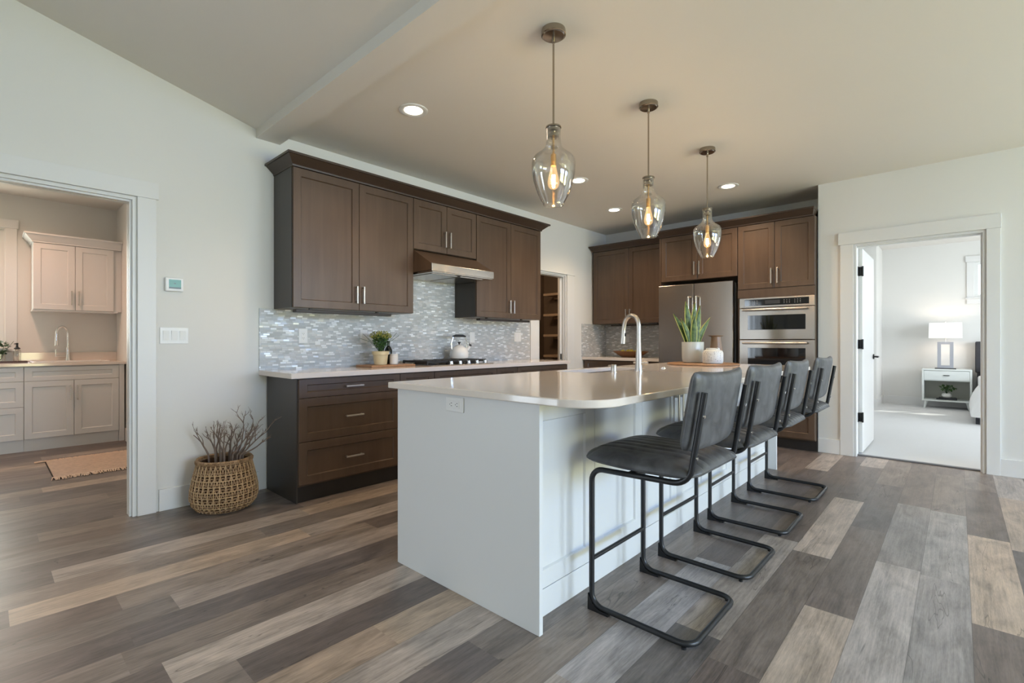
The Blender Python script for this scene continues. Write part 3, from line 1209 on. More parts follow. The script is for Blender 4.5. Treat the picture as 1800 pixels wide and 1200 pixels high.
# backsplash mosaic
tag(obj('tile_backsplash', bx(WX + .001, WX + .009, 1.421, 4.595, .914, 1.388), M['mosaic']), 'pale grey strip mosaic backsplash behind the cooktop on the long wall', 'backsplash', 'mosaic backsplashes')
# mosaic behind the hood rises to its underside
tag(obj('tile_backsplash', bx(WX + .001, WX + .009, 2.607, 3.376, 1.388, 1.752), M['mosaic']), 'taller mosaic patch rising between the wall cabinets to the range hood', 'backsplash', 'mosaic backsplashes')
tag(obj('tile_backsplash', bx(WC, -2.76, BY - .009, BC, .919, 1.388), M['mosaic']), 'mosaic backsplash behind the wooden fruit bowl left of the fridge', 'backsplash', 'mosaic backsplashes')
tag(obj('tile_backsplash', bx(WX + .001, WX + .009, 5.735, BY - .01, .919, 1.388), M['mosaic']), 'narrow mosaic panel on the long wall in the far corner by the pantry doorway', 'backsplash', 'mosaic backsplashes')

# ---------------- back wall run
FU = Face('y', 6.0, -1)
FO = Face('y', 5.742, -1)
G_BK = 'brown cabinets on the back wall'
upper_unit('upper_cabinet', FU, -3.895, -2.755, 1.385, 2.42, BC, 'brown double-door wall cabinet in the far corner above the fruit bowl', G_BK, left_end=-3.895)
# filler against the long wall
upper_unit('upper_cabinet', FO, -2.728, -1.822, 1.872, 2.42, BC, 'brown double-door cabinet above the refrigerator', G_BK, pull_len=.16)

t = thing('oven_cabinet', 'tall brown cabinet housing the double wall oven, beside the fridge', 'cabinet', (-1.45, 6.06, 0), G_BK)
b = BM()
x0, x1 = -1.818, -1.070
box(b, x0, x0 + .02, 5.742, BC, .114, 2.42)
box(b, x1 - .02, x1, 5.742, BC, .114, 2.42)
box(b, x0 + .02, x1 - .02, 5.742, BC, 1.66, 2.42)
box(b, x0 + .02, x1 - .02, 5.742, BC, .114, .42)
box(b, x0 + .02, x1 - .02, 6.33, BC, .42, 1.66)
obj('cabinet_body', b, M['wood'], t)
obj('face_panel', bx(x0 + .002, x1 - .002, 5.722, 5.7415, 1.615, 1.705), M['wood'], t)
obj('toe_kick', bx(x0, x1, 5.80, BC, 0, .113), M['toe'], t)
xm = (x0 + x1) / 2
for k, (a, c) in enumerate(((x0, xm), (xm, x1))):
    dr = obj('door', shaker(FO, a, c, 1.710, 2.42), M['wood'], t)
    obj('handle', pull(FO, xm - .03 if k == 0 else xm + .03, 1.84, .165, True), M['nickel'], dr)
dr = obj('drawer', shaker(FO, x0, x1, .126, .41), M['wood'], t)
obj('handle', pull(FO, xm, .29, .16, False), M['nickel'], dr)
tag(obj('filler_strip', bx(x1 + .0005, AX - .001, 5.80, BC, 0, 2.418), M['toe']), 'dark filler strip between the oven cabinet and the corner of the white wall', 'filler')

crown('crown_moulding', -3.895, -2.757, 5.978, BC, (.028, 0, .08, 0), 2.421, 2.498, 'dark brown crown moulding over the far corner wall cabinet', 'dark crown mouldings on the wall cabinets')
crown('crown_moulding', -2.751, AX - .030, 5.720, BC, (0, .024, .075, 0), 2.421, 2.498, 'dark brown crown moulding over the fridge and oven cabinets', 'dark crown mouldings on the wall cabinets')
tag(obj('fridge_end_panel', bx(-2.752, -2.732, 5.73, BC, 0, 2.42), M['wood']), 'tall brown end panel standing on the left side of the refrigerator', 'panel')

# refrigerator
t = thing('refrigerator', 'stainless steel french-door refrigerator between brown cabinets', 'refrigerator', (-2.28, 6.0, 0))
fx0, fx1, fy = -2.722, -1.845, 5.64
obj('refrigerator_body', bx(fx0 + .006, fx1 - .006, 5.715, 6.36, .05, 1.80), plain('grey_fridge_side', (.16, .16, .165), .45, .4), t)
fm = (fx0 + fx1) / 2
for k, (a, c) in enumerate(((fx0, fm - .003), (fm + .003, fx1))):
    dr = obj('door', bx(a, c, fy, 5.712, .70, 1.815, .006), M['steel'], t)
    b = BM()
    hx = fm - .045 if k == 0 else fm + .045
    hx2 = hx
    tube(b, fillet([(hx, fy, 1.66), (hx, fy - .055, 1.66), (hx, fy - .055, .86), (hx, fy, .86)], .012, 4), .011, 10)
    obj('handle', b, M['chrome'], dr)
dr = obj('freezer_drawer', bx(fx0, fx1, fy, 5.712, .08, .692, .006), M['steel'], t)
b = BM()
tube(b, fillet([(fx0 + .08, fy, .61), (fx0 + .08, fy - .055, .61), (fx1 - .08, fy - .055, .61), (fx1 - .08, fy, .61)], .012, 4), .011, 10)
obj('handle', b, M['chrome'], dr)
for q in (fx0 + .06, fx1 - .06):
    for yy in (5.76, 6.3):
        obj('foot', cyl(BM(), (q, yy, 0), (q, yy, .052), .02), M['black'], t)

# double wall oven
t = thing('double_oven', 'stainless steel double wall oven with black glass doors', 'oven', (-1.44, 6.0, .43))
OY = 5.718
ox0, ox1 = -1.797, -1.068 - .003
obj('oven_body', bx(ox0 + .01, ox1 - .024, 5.742, 6.32, .43, 1.60), M['toe'], t)
p = obj('control_panel', bx(ox0, ox1, OY, 5.741, 1.505, 1.612, .003), M['steel_h'], t)
obj('display_glass', bx(-1.742, -1.122, OY - .003, OY + .001, 1.525, 1.594), M['dark_glass'], p)
obj('display_screen', bx(-1.535, -1.39, OY - .0045, OY - .002, 1.540, 1.580), plain('grey_display', (.035, .035, .037), .3), p)
pm = plain('pale_marks', (.35, .35, .35), .5)
for cluster in ((-1.69, -1.665, -1.64, -1.615), (-1.35, -1.325, -1.30), (-1.25, -1.225, -1.20)):
    for gz in (1.545, 1.560, 1.576):
        b = BM()
        for gx in cluster:
            box(b, gx - .005, gx + .005, OY - .0036, OY - .0028, gz - .002, gz + .002)
        obj('marking', b, pm, p)
for (z0, z1, wz0, wz1, hz) in ((1.158, 1.500, 1.263, 1.420, 1.478), (.43, 1.151, .70, 1.066, 1.118)):
    dr = obj('oven_door', bx(ox0, ox1, OY, 5.741, z0, z1, .004), M['steel_h'], t)
    obj('door_glass', bx(-1.710, -1.153, OY - .003, OY + .001, wz0, wz1, .001), M['dark_glass'], dr)
    b = BM()
    cyl(b, (-1.752, OY - .05, hz), (-1.130, OY - .05, hz), .0115, 14)
    for q in (-1.735, -1.147):
        cyl(b, (q, OY, hz), (q, OY - .05, hz), .009, 10)
    obj('handle', b, M['nickel'], dr)

# back base cabinet + counter + bowl
FK = Face('y', 5.782, -1)
base_unit('base_cabinet', FK, BC, -3.90, -2.755, [(.126, .734, 'doors'), (.734, .870, 'drawer')], 'dark brown base cabinet in the far corner under the fruit bowl', G_BK)
tag(obj('worktop', slab(rrect(WC, -2.757, 5.745, BC, (0, 0, 0, 0)), .880, .918), M['quartz']), 'white quartz worktop in the far corner under the wooden fruit bowl', 'worktop', 'white quartz worktops')

t = thing('fruit_bowl', 'long carved wooden bowl on the far corner worktop', 'bowl', (-3.37, 6.12, .918))
b = BM()
lathe(b, [(.125, .918), (.14, .922), (.20, .955), (.272, 1.000), (.264, 1.002), (.19, .962), (.12, .932)], -3.37, 6.12, 28, True, True, 1, .55)
obj('bowl', b, M['bowl_wood'], t)
k = 0
for (dx, dy, dz, lab) in ((-.11, -.02, .985, 'yellow-green fruit at the left end of the wooden bowl'), (-.045, .02, .990, 'yellow-green fruit left of centre in the wooden bowl'),
                          (.02, -.015, .992, 'yellow-green fruit in the middle of the wooden bowl'), (.085, .02, .988, 'yellow-green fruit right of centre in the wooden bowl'), (.14, -.01, .985, 'yellow-green fruit at the right end of the wooden bowl')):
    fr = thing('fruit', lab, 'fruit', (-3.37 + dx, 6.12 + dy, dz - .033), 'fruit in the wooden bowl')
    c = Vector((-3.37 + dx, 6.12 + dy, dz))
    obj('fruit_flesh', ball(BM(), c, .037, 1, 1, .95), M['fruit'], fr)
    obj('fruit_stem', cyl(BM(), c + Vector((0, 0, .033)), c + Vector((.004, 0, .043)), .003, 6), M['twig'], fr)


# ================================================================== outlets, switches, thermostat
def outlet(F, u, z, w_, h_, label, kind='duplex', group='wall plates'):
    loc = F.P(u, z - h_ / 2, 0)
    t = thing('power_outlet' if kind != 'blank' else 'switch_plate', label, 'outlet' if kind != 'blank' else 'switch', loc, group)
    b = BM()
    F.box(b, u - w_ / 2, u + w_ / 2, z - h_ / 2, z + h_ / 2, 0, .006, .002)
    obj('cover_plate', b, M['plastic_white'], t)
    if kind == 'duplex':
        b = BM()
        F.box(b, u - .0165, u + .0165, z - .034, z + .034, .0055, .0085, .001)
        f = obj('socket', b, M['plastic_white'], t)
        b = BM()
        for s in (-1, 1):
            F.box(b, u - .0075, u - .005, z + s * .018 - .003, z + s * .018 + .006, .0083, .0088)
            F.box(b, u + .005, u + .0075, z + s * .018 - .003, z + s * .018 + .006, .0083, .0088)
            F.box(b, u - .002, u + .002, z + s * .018 - .011, z + s * .018 - .007, .0083, .0088)
        obj('socket_slots', b, M['slot'], f)
    elif kind == 'horizontal':
        b = BM()
        F.box(b, u - .034, u + .034, z - .0165, z + .0165, .0055, .0085, .001)
        f = obj('socket', b, M['plastic_white'], t)
        b = BM()
        for s in (-1, 1):
            F.box(b, u + s * .019 - .003, u + s * .019 + .006, z - .0075, z - .005, .0083, .0088)
            F.box(b, u + s * .019 - .003, u + s * .019 + .006, z + .005, z + .0075, .0083, .0088)
            F.box(b, u + s * .019 - .011, u + s * .019 - .007, z - .002, z + .002, .0083, .0088)
        obj('socket_slots', b, M['slot'], f)
    else:
        n = max(1, round(w_ / .06))
        for q in range(n):
            uu = u + (q - (n - 1) / 2) * .046
            b = BM()
            F.box(b, uu - .0165, uu + .0165, z - .034, z + .034, .0055, .009, .001)
            obj('rocker_switch', b, M['plastic_white'], t)
    return t


FT = Face('x', WX + .009, 1)
FW = Face('x', WX, 1)
outlet(FT, 1.756, 1.18, .072, .118, 'white socket plate on the mosaic, nearest the end of the long wall')
outlet(FT, 2.303, 1.18, .072, .116, 'white plate on the mosaic behind the potted herb', 'blank')
outlet(FT, 3.622, 1.18, .072, .116, 'white plate on the mosaic just right of the kettle', 'blank')
outlet(FT, 4.365, 1.19, .118, .112, 'double white switch plate on the mosaic by the pantry doorway', 'blank')
outlet(Face('y', BY - .009, -1), -3.56, 1.185, .072, .114, 'white plate on the mosaic above the fruit bowl', 'blank')
outlet(Face('y', 1.44, -1), -1.670, .848, .118, .064, 'sideways white socket plate on the end panel of the island', 'horizontal')

t = thing('light_switch', 'white three-gang light switch on the wall beside the laundry doorway', 'switch', (WX, .878, 1.118), 'wall plates')
b = BM()
FW.box(b, .796, .960, 1.118, 1.228, 0, .006, .002)
obj('cover_plate', b, M['plastic_white'], t)
for q in (-1, 0, 1):
    b = BM()
    u = .878 + q * .0475
    va = [(u - .017, 1.140), (u + .017, 1.140), (u + .017, 1.206), (u - .017, 1.206)]
    lo = [b.verts.new(FW.P(a, c, .005)) for a, c in va]
    hi = [b.verts.new(FW.P(a, c, n)) for (a, c), n in zip(va, (.007, .007, .013, .013))]
    ring_faces(b, lo, hi)
    b.faces.new(hi)
    b.faces.new(lo[::-1])
    bmesh.ops.recalc_face_normals(b, faces=list(b.faces))
    obj('rocker_switch', b, M['plastic_white'], t)

t = thing('thermostat', 'white wall thermostat with a green screen above the light switch', 'thermostat', (WX, .875, 1.472))
b = BM()
FW.box(b, .822, .928, 1.472, 1.566, 0, .026, .006)
obj('thermostat_body', b, M['plastic_white'], t)
b = BM()
FW.box(b, .842, .912, 1.498, 1.551, .0245, .0268)
s = obj('screen', b, M['screen'], t)
b = BM()
FW.box(b, .842, .912, 1.490, 1.5005, .0245, .0272)
FW.box(b, .87, .882, 1.522, 1.528, .0265, .0272)
obj('screen_marks', b, M['screen_dark'], t)

# ================================================================== ISLAND
t = thing('kitchen_island', 'white kitchen island with panelled side and plain end panel', 'island', (-1.69, 3.1, 0))
IX0, IX1, IY0, IY1 = -2.10, -1.268, 1.462, 4.76
b = BM()
box(b, IX0, IX1, IY0, IY1 - .02, 0, .64)
box(b, IX0, IX1, IY0, 2.67, .64, .8945)
box(b, IX0, IX1, 3.54, IY1 - .02, .64, .8945)
box(b, IX0, -2.096, 2.67, 3.54, .64, .8945)
box(b, -1.74, IX1, 2.67, 3.54, .64, .8945)
obj('island_body', b, M['white_cab'], t)
obj('end_panel', bx(-2.121, -1.180, 1.440, 1.4615, 0, .8945, .0015), M['white_cab'], t)
obj('end_panel', bx(-2.121, -1.180, IY1 - .0195, IY1, 0, .8945, .0015), M['white_cab'], t)
FI = Face('x', IX1, 1)
for a, c in ((1.468, 1.932), (1.932, 2.396), (2.396, 2.83), (2.83, 3.30), (3.30, 3.77), (3.77, 4.25), (4.25, 4.735)):
    dr = obj('door', shaker(FI, a, c, .118, .885, t=.019, rail=.075), M['white_cab'], t)
    for ph in (2.80, 2.86):
        if a < ph < c and c - a < .48:
            obj('handle', pull(FI, ph, .725, .18, True), M['nickel'], dr)
obj('toe_kick', bx(IX1, IX1 + .012, 1.462, 4.735, 0, .112, .001), M['white_cab'], t)
FIL = Face('x', IX0, -1)
for a, c in ((1.468, 2.6), (2.6, 3.6), (3.6, 4.735)):
    obj('door', shaker(FIL, a, c, .118, .885, t=.019), M['white_cab'], t)
# sink cut-out is in the worktop; island body is hollowed by the sink bowl's own depth
SX0, SX1, SY0, SY1 = -2.085, -1.79, 2.715, 3.50
out = rrect(-2.150, -.905, 1.400, 4.800, (.006, .16, .16, .006), 30)
hole = rrect(SX0, SX1, SY0, SY1, (.02, .02, .02, .02), 5)
tag(obj('worktop', slab(out, .895, .925, hole, .004), M['quartz']), 'large white quartz island worktop with rounded corners and sink', 'worktop', 'white quartz worktops')

# sink under the cut-out
t = thing('kitchen_sink', 'stainless undermount sink set in the island worktop', 'sink', (-1.94, 3.1, .68))
b = BM()
wl = .004
box(b, SX0 - .006, SX1 + .006, SY0 - .006, SY1 + .006, .680, .684)
box(b, SX0 - .006, SX0 - .002, SY0 - .006, SY1 + .006, .684, .8945)
box(b, SX1 + .002, SX1 + .006, SY0 - .006, SY1 + .006, .684, .8945)
box(b, SX0 - .002, SX1 + .002, SY0 - .006, SY0 - .002, .684, .8945)
box(b, SX0 - .002, SX1 + .002, SY1 + .002, SY1 + .006, .684, .8945)
obj('sink_bowl', b, M['sink_steel'], t)
obj('drain', lathe(BM(), [(.045, .684), (.045, .687), (.03, .685), (.0, .685)], -1.94, 3.3, 20), M['chrome'], t)

# faucet
t = thing('kitchen_faucet', 'tall brushed nickel gooseneck faucet on the island worktop', 'faucet', (-1.66, 3.13, .925))
fxx, fyy = -1.66, 3.13
b = BM()
lathe(b, [(.0275, .925), (.0275, .93), (.0255, .945), (.0175, 1.08), (.0165, 1.13)], fxx, fyy, 24, True, True)
obj('faucet_body', b, M['nickel'], t)
dx, dy = -.986, .165    # spout swings towards the sink
pts = [(fxx, fyy, 1.125), (fxx, fyy, 1.245)]
R = .064
for k in range(1, 13):
    a = PI * k / 13
    pts.append((fxx + dx * R * (1 - math.cos(a)), fyy + dy * R * (1 - math.cos(a)), 1.245 + R * 1.16 * math.sin(a)))
ex, ey = fxx + dx * 2 * R, fyy + dy * 2 * R
pts += [(ex - .003, ey, 1.235), (ex - .006, ey, 1.215)]
obj('spout', tube(BM(), pts, .0155, 16), M['nickel'], t)
b = BM()
tube(b, [(ex - .006, ey, 1.2155), (ex - .010, ey, 1.160), (ex - .013, ey, 1.118)], [.0165, .018, .0195], 18)
sp = obj('spray_head', b, M['nickel'], t)
obj('spray_button', bx(ex + .004, ex + .012, ey - .008, ey + .008, 1.17, 1.195, .002), M['rubber'], sp)
b = BM()
tube(b, [(fxx - .036, fyy - .008, .983), (fxx - .019, fyy - .0045, .983), (fxx - .018, fyy - .004, .983), (fxx + .044, fyy + .010, .984), (fxx + .045, fyy + .011, .984), (fxx + .062, fyy + .016, .986)], [.007, .007, .0125, .0125, .015, .014], 14)
obj('lever', b, M['nickel'], t)

t = thing('soap_dispenser', 'short brushed nickel cylinder at the front edge of the island sink', 'soap dispenser', (-1.700, 2.86, .925))
b = BM()
lathe(b, [(.021, .925), (.021, .93), (.0185, .932), (.0185, .975), (.016, .979), (0, .979)], -1.700, 2.86, 22, True)
obj('dispenser_body', b, M['nickel'], t)
b = BM()
tube(b, [(-1.700, 2.86, .968), (-1.745, 2.868, .968)], .006, 8)
obj('nozzle', b, M['nickel'], t)
t = thing('air_switch', 'small round chrome button set in the island worktop behind the faucet', 'button', (-1.70, 3.60, .925))
lathe_b = lathe(BM(), [(.022, .925), (.022, .929), (.018, .931), (0, .931)], -1.70, 3.60, 20, True)
obj('button_ring', lathe_b, M['chrome'], t)
obj('button_cap', lathe(BM(), [(.012, .931), (.012, .935), (0, .9355)], -1.70, 3.60, 16, True), M['chrome'], t)

# round board, snake plant, jar, vase
tag(obj('serving_board', lathe(BM(), [(.30, .925), (.306, .929), (.306, .936), (.300, .940), (0, .940)], -1.70, 4.40, 56, True), M['board']),
    'round acacia board under the snake plant on the island', 'board')
px, py = -1.815, 4.46
t = thing('potted_snake_plant', 'snake plant with yellow-edged leaves in a pale round pot on the island', 'potted plant', (px, py, .940))
b = BM()
lathe(b, [(.080, .940), (.088, .945), (.095, .975), (.098, 1.125), (.096, 1.130), (.090, 1.128), (.088, 1.10)], px, py, 36, True, True)
obj('pot', b, M['ceramic_blue'], t)
obj('soil', lathe(BM(), [(.0875, 1.100), (.0875, 1.108), (.05, 1.112), (0, 1.114)], px, py, 24, True), M['soil'], t)


def blade(p0, ang, lean, h, wmax, tw, curl=.0, mats=None):
    """sword leaf: edge strips + centre strip, with thickness"""
    bm = BM()
    n = 12
    dirx, diry = math.cos(ang), math.sin(ang)
    rows = []
    for i in range(n + 1):
        f = i / n
        z = p0[2] + h * f
        off = lean * f ** 1.5 + curl * f ** 3
        cx, cy = p0[0] + dirx * off, p0[1] + diry * off
        wd = wmax * (0.55 + .9 * f - 1.45 * f ** 2.6) * (1 if f < .97 else .5)
        wd = max(wd, .0012)
        a = tw * f + ang + PI / 2
        ux, uy = math.cos(a), math.sin(a)
        nx, ny = -uy, ux
        row = []
        for s, bow in ((-1, .007), (-.80, .004), (0, 0), (.80, .004), (1, .007)):
            row.append(Vector((cx + ux * wd * s + nx * bow, cy + uy * wd * s + ny * bow, z)))
        rows.append((row, Vector((nx, ny, 0)) * .0018))
    fr = [[bm.verts.new(p + th) for p in r] for r, th in rows]
    bk = [[bm.verts.new(p - th) for p in r] for r, th in rows]
    for i in range(n):
        for j in range(4):
            mi = 1 if j in (0, 3) else 0
            f1 = bm.faces.new((fr[i][j], fr[i][j + 1], fr[i + 1][j + 1], fr[i + 1][j]))
            f2 = bm.faces.new((bk[i][j + 1], bk[i][j], bk[i + 1][j], bk[i + 1][j + 1]))
            f1.material_index = f2.material_index = mi
            f1.smooth = f2.smooth = True
        for j in (0, 4):
            f = bm.faces.new((fr[i][j], fr[i + 1][j], bk[i + 1][j], bk[i][j]))
            f.material_index = 1
    bmesh.ops.recalc_face_normals(bm, faces=list(bm.faces))
    return bm


VR = math.radians(42.57)   # the room's diagonal: leaves fan along it
rl = random.Random(5)
for (du, dv, leanu, leanv, h, wm) in ((-.02, .0, -.045, .00, .40, .026), (.01, .01, .01, -.02, .385, .024), (.035, -.01, .035, .01, .36, .022), (-.045, .01, -.125, .01, .285, .024),
                                      (-.03, -.02, -.09, -.02, .24, .020), (.055, .0, .115, .01, .25, .021), (.045, .02, .09, -.015, .215, .020), (0, -.03, -.005, -.03, .26, .023),
                                      (.02, .035, .04, .05, .30, .022), (-.01, .03, -.03, .05, .33, .022)):
    cxx, cyy = px + du * math.cos(VR) - dv * math.sin(VR), py + du * math.sin(VR) + dv * math.cos(VR)
    lx, ly = leanu * math.cos(VR) - leanv * math.sin(VR), leanu * math.sin(VR) + leanv * math.cos(VR)
    # leaf faces roughly across the room, so its width shows
    ang = math.atan2(ly, lx)
    bm_ = BM()
    t_ = blade((cxx, cyy, 1.108), ang, math.hypot(lx, ly), h, wm * 1.75, 0)
    # turn the width of strongly sideways leaves so they read from the room
    rot = (VR - (ang + PI / 2)) + rl.uniform(-.28, .28)
    c0 = Vector((cxx, cyy, 1.108))
    for v in t_.verts:
        f = max(0, (v.co.z - 1.108) / h)
        cen = c0 + Vector((math.cos(ang), math.sin(ang), 0)) * (math.hypot(lx, ly) * f ** 1.5)
        q = v.co - Vector((cen.x, cen.y, v.co.z))
        q.rotate(Matrix.Rotation(rot, 3, 'Z'))
        v.co = Vector((cen.x, cen.y, v.co.z)) + q
    obj('leaf', t_, [M['snake_mid'], M['snake_edge']], t)

t = thing('white_jar', 'small white jar with pricked dots on the island board', 'jar', (-1.595, 4.36, .940))
b = BM()
lathe(b, [(.070, .940), (.083, .945), (.086, .96), (.086, 1.035), (.078, 1.052), (.058, 1.060), (.056, 1.074), (.050, 1.076), (.048, 1.06)], -1.595, 4.36, 36, True, True)
obj('jar_body', b, M['jar'], t)
b = BM()
ax, ay = .046, -.034
tube(b, fillet([(-1.595 + .040, 4.36 - .030, 1.066), (-1.595 + .058, 4.36 - .043, 1.080), (-1.595 + .066, 4.36 - .050, 1.062)], .006), .004, 8)
obj('lug', b, M['ceramic'], t)
t = thing('brown_vase', 'tapered brown stoneware vase with a wide flat rim behind the white jar', 'vase', (-1.64, 4.56, .940))
b = BM()
lathe(b, [(.052, .940), (.056, .945), (.060, .985), (.056, 1.06), (.046, 1.125), (.040, 1.178), (.066, 1.186), (.067, 1.190), (.036, 1.188), (.034, 1.15)], -1.64, 4.56, 32, True, True)
obj('vase_body', b, M['brown_vase'], t)

# ================================================================== LONG WALL WORKTOP
tag(obj('cutting_board', bx(-3.86, -3.60, 2.19, 2.635, .914, .932, .006), M['board']), 'rectangular acacia board under the potted herb beside the cooktop', 'board')
px, py = -3.70, 2.337
t = thing('potted_herb', 'bushy yellow-green herb in a cream pot on the wooden board', 'potted plant', (px, py, .932))
b = BM()
lathe(b, [(.050, .932), (.054, .936), (.064, 1.020), (.073, 1.022), (.075, 1.048), (.069, 1.050), (.064, 1.03)], px, py, 30, True, True)
obj('pot', b, M['cream_pot'], t)
obj('soil', lathe(BM(), [(.0635, 1.030), (.0635, 1.036), (0, 1.038)], px, py, 20, True), M['soil'], t)


def leaf_cloud(n, centre, rx, ry, rz, size, seed, droop=.3, shape=None):
    rnd = random.Random(seed)
    bm = BM()
    for _ in range(n):
        while True:
            p = Vector((rnd.uniform(-1, 1), rnd.uniform(-1, 1), rnd.uniform(-1, 1)))
            if p.length < 1:
                break
        if shape:
            p = shape(p)
        c = Vector(centre) + Vector((p.x * rx, p.y * ry, p.z * rz))
        s = size * rnd.uniform(.6, 1.25)
        R = Matrix.Rotation(rnd.uniform(0, 2 * PI), 3, 'Z') @ Matrix.Rotation(rnd.uniform(-1.1, .5), 3, 'X')
        th = .0006
        P = [Vector((0, -s * .5, 0)), Vector((s * .30, 0, s * .06)), Vector((0, s * .62, 0)), Vector((-s * .30, 0, s * .06))]
        up = [bm.verts.new(c + R @ (q + Vector((0, 0, th)))) for q in P]
        lo = [bm.verts.new(c + R @ (q - Vector((0, 0, th)))) for q in P]
        for a in ((0, 1, 2), (0, 2, 3)):
            bm.faces.new([up[i] for i in a])
            bm.faces.new([lo[i] for i in a[::-1]])
        for i in range(4):
            j = (i + 1) % 4
            bm.faces.new((up[i], lo[i], lo[j], up[j]))
    return bm


b = leaf_cloud(420, (px, py, 1.13), .085, .085, .075, .026, 3, shape=lambda p: Vector((p.x * (.75 + .35 * p.z), p.y * (.75 + .35 * p.z), p.z)))
obj('foliage', b, M['leaf'], t)
b = leaf_cloud(420, (px, py, 1.185), .095, .095, .042, .020, 4)
obj('flowering_tips', b, M['leaf_yellow'], t)
b = BM()
rs = random.Random(8)
for k in range(26):
    a = rs.uniform(0, 2 * PI)
    r0, r1 = rs.uniform(0, .03), rs.uniform(.03, .08)
    tube(b, [(px + r0 * math.cos(a), py + r0 * math.sin(a), 1.03), (px + (r0 + r1) / 2 * math.cos(a), py + (r0 + r1) / 2 * math.sin(a), 1.10), (px + r1 * math.cos(a), py + r1 * math.sin(a), 1.18)], .0013, 5)
for a, r1, z1 in ((-1.9, .15, 1.20), (-2.1, .17, 1.16), (1.2, .14, 1.21), (1.0, .16, 1.19)):
    tube(b, [(px, py, 1.04), (px + r1 * .5 * math.cos(a), py + r1 * .5 * math.sin(a), 1.13), (px + r1 * math.cos(a), py + r1 * math.sin(a), z1)], .0016, 5)
obj('stem', b, M['leaf_dark'], t)

t = thing('canister', 'small white canister right of the potted herb', 'canister', (-3.72, 2.485, .932))
obj('canister_body', lathe(BM(), [(.034, .932), (.037, .935), (.037, 1.005), (.035, 1.008), (0, 1.008)], -3.72, 2.485, 26, True), M['ceramic'], t)
obj('lid', lathe(BM(), [(.0355, 1.008), (.0355, 1.020), (.033, 1.023), (0, 1.023)], -3.72, 2.485, 26, True), M['ceramic'], t)
t = thing('dark_bottle', 'dark glass bottle between the potted herb and the white canister', 'bottle', (-3.79, 2.475, .932))
obj('bottle_body', lathe(BM(), [(.030, .932), (.033, .936), (.033, 1.055), (.024, 1.080), (.012, 1.095), (.012, 1.120)], -3.79, 2.475, 24, True, True), M['black_bottle'], t)
obj('cap', lathe(BM(), [(.014, 1.120), (.014, 1.138), (0, 1.139)], -3.79, 2.475, 16, True), M['black'], t)

# gas cooktop
t = thing('gas_cooktop', 'black iron gas cooktop with chrome knobs on the long wall worktop', 'cooktop', (-3.63, 3.04, .914))
cy0, cy1, cx0, cx1 = 2.655, 3.425, -3.865, -3.395
obj('cooktop_plate', bx(cx0, cx1, cy0, cy1, .914, .923, .003), M['steel_h'], t)
for k, (a, c) in enumerate(((cy0 + .015, cy0 + .262), (cy0 + .266, cy0 + .504), (cy0 + .508, cy1 - .015))):
    b = BM()
    gx0, gx1 = cx0 + .015, cx1 - .085
    for xx in (gx0, gx1 - .014):
        box(b, xx, xx + .014, a, c, .938, .9575, .002)
    for yy in (a, c - .014, (a + c) / 2 - .007):
        box(b, gx0 + .002, gx1 - .002, yy, yy + .014, .939, .9605, .002)
    for f in (.25, .5, .75):
        xx = gx0 + (gx1 - gx0) * f
        box(b, xx - .007, xx + .007, a + .002, c - .002, .940, .961, .002)
    for xx in (gx0, gx1 - .016):
        for yy in (a, c - .016):
            box(b, xx, xx + .016, yy, yy + .016, .9235, .940)
    obj('grate', b, M['black_iron'], t)
for (bx_, by_, r) in ((-3.755, cy0 + .135, .045), (-3.57, cy0 + .135, .035), (-3.66, cy0 + .385, .055), (-3.755, cy1 - .135, .045), (-3.57, cy1 - .135, .035)):
    b = BM()
    lathe(b, [(r * 1.25, .9235), (r * 1.25, .930), (r, .931), (r, .940), (r * .8, .943), (0, .943)], bx_, by_, 22, True)
    obj('burner', b, M['black_iron'], t)
for q in range(5):
    yy = cy0 + .255 + q * .108
    xx = cx1 - .036
    b = BM()
    lathe(b, [(.024, .9235), (.024, .928), (.019, .930), (.0165, .952), (.013, .955), (0, .955)], xx, yy, 20, True)
    obj('knob', b, M['chrome'], t)

# kettle
kx, ky, kz = -3.755, 3.290, .961
t = thing('kettle', 'white enamel kettle with a black handle on the cooktop', 'kettle', (kx, ky, kz))
b = BM()
lathe(b, [(.080, kz), (.090, kz + .004), (.096, kz + .03), (.094, kz + .065), (.080, kz + .100), (.052, kz + .122), (.046, kz + .124)], kx, ky, 36, True, True)
obj('kettle_body', b, M['kettle'], t)
b = BM()
lathe(b, [(.046, kz + .124), (.045, kz + .130), (.020, kz + .140), (.008, kz + .142)], kx, ky, 28, True, True)
l = obj('lid', b, M['kettle'], t)
obj('lid_knob', lathe(BM(), [(.005, kz + .142), (.006, kz + .150), (.015, kz + .160), (.014, kz + .168), (0, kz + .170)], kx, ky, 18, True), M['black'], l)
ux, uy = .30, .954
b = BM()
tube(b, [(kx + ux * .075, ky + uy * .075, kz + .078), (kx + ux * .105, ky + uy * .105, kz + .105), (kx + ux * .122, ky + uy * .122, kz + .128)], [.020, .015, .012], 14)
s = obj('spout', b, M['kettle'], t)
b = BM()
tube(b, [(kx + ux * .120, ky + uy * .120, kz + .124), (kx + ux * .130, ky + uy * .130, kz + .142)], [.0135, .012], 12)
tube(b, [(kx + ux * .118, ky + uy * .118, kz + .134), (kx + ux * .112, ky + uy * .112, kz + .160)], .004, 8)
obj('whistle', b, M['black'], s)
b = BM()
for sgn in (-1, 1):
    tube(b, [(kx + sgn * ux * .082, ky + sgn * uy * .082, kz + .096), (kx + sgn * ux * .088, ky + sgn * uy * .088, kz + .15), (kx + sgn * ux * .066, ky + sgn * uy * .066, kz + .222)], .004, 8)
    ball(b, (kx + sgn * ux * .083, ky + sgn * uy * .083, kz + .096), .009)
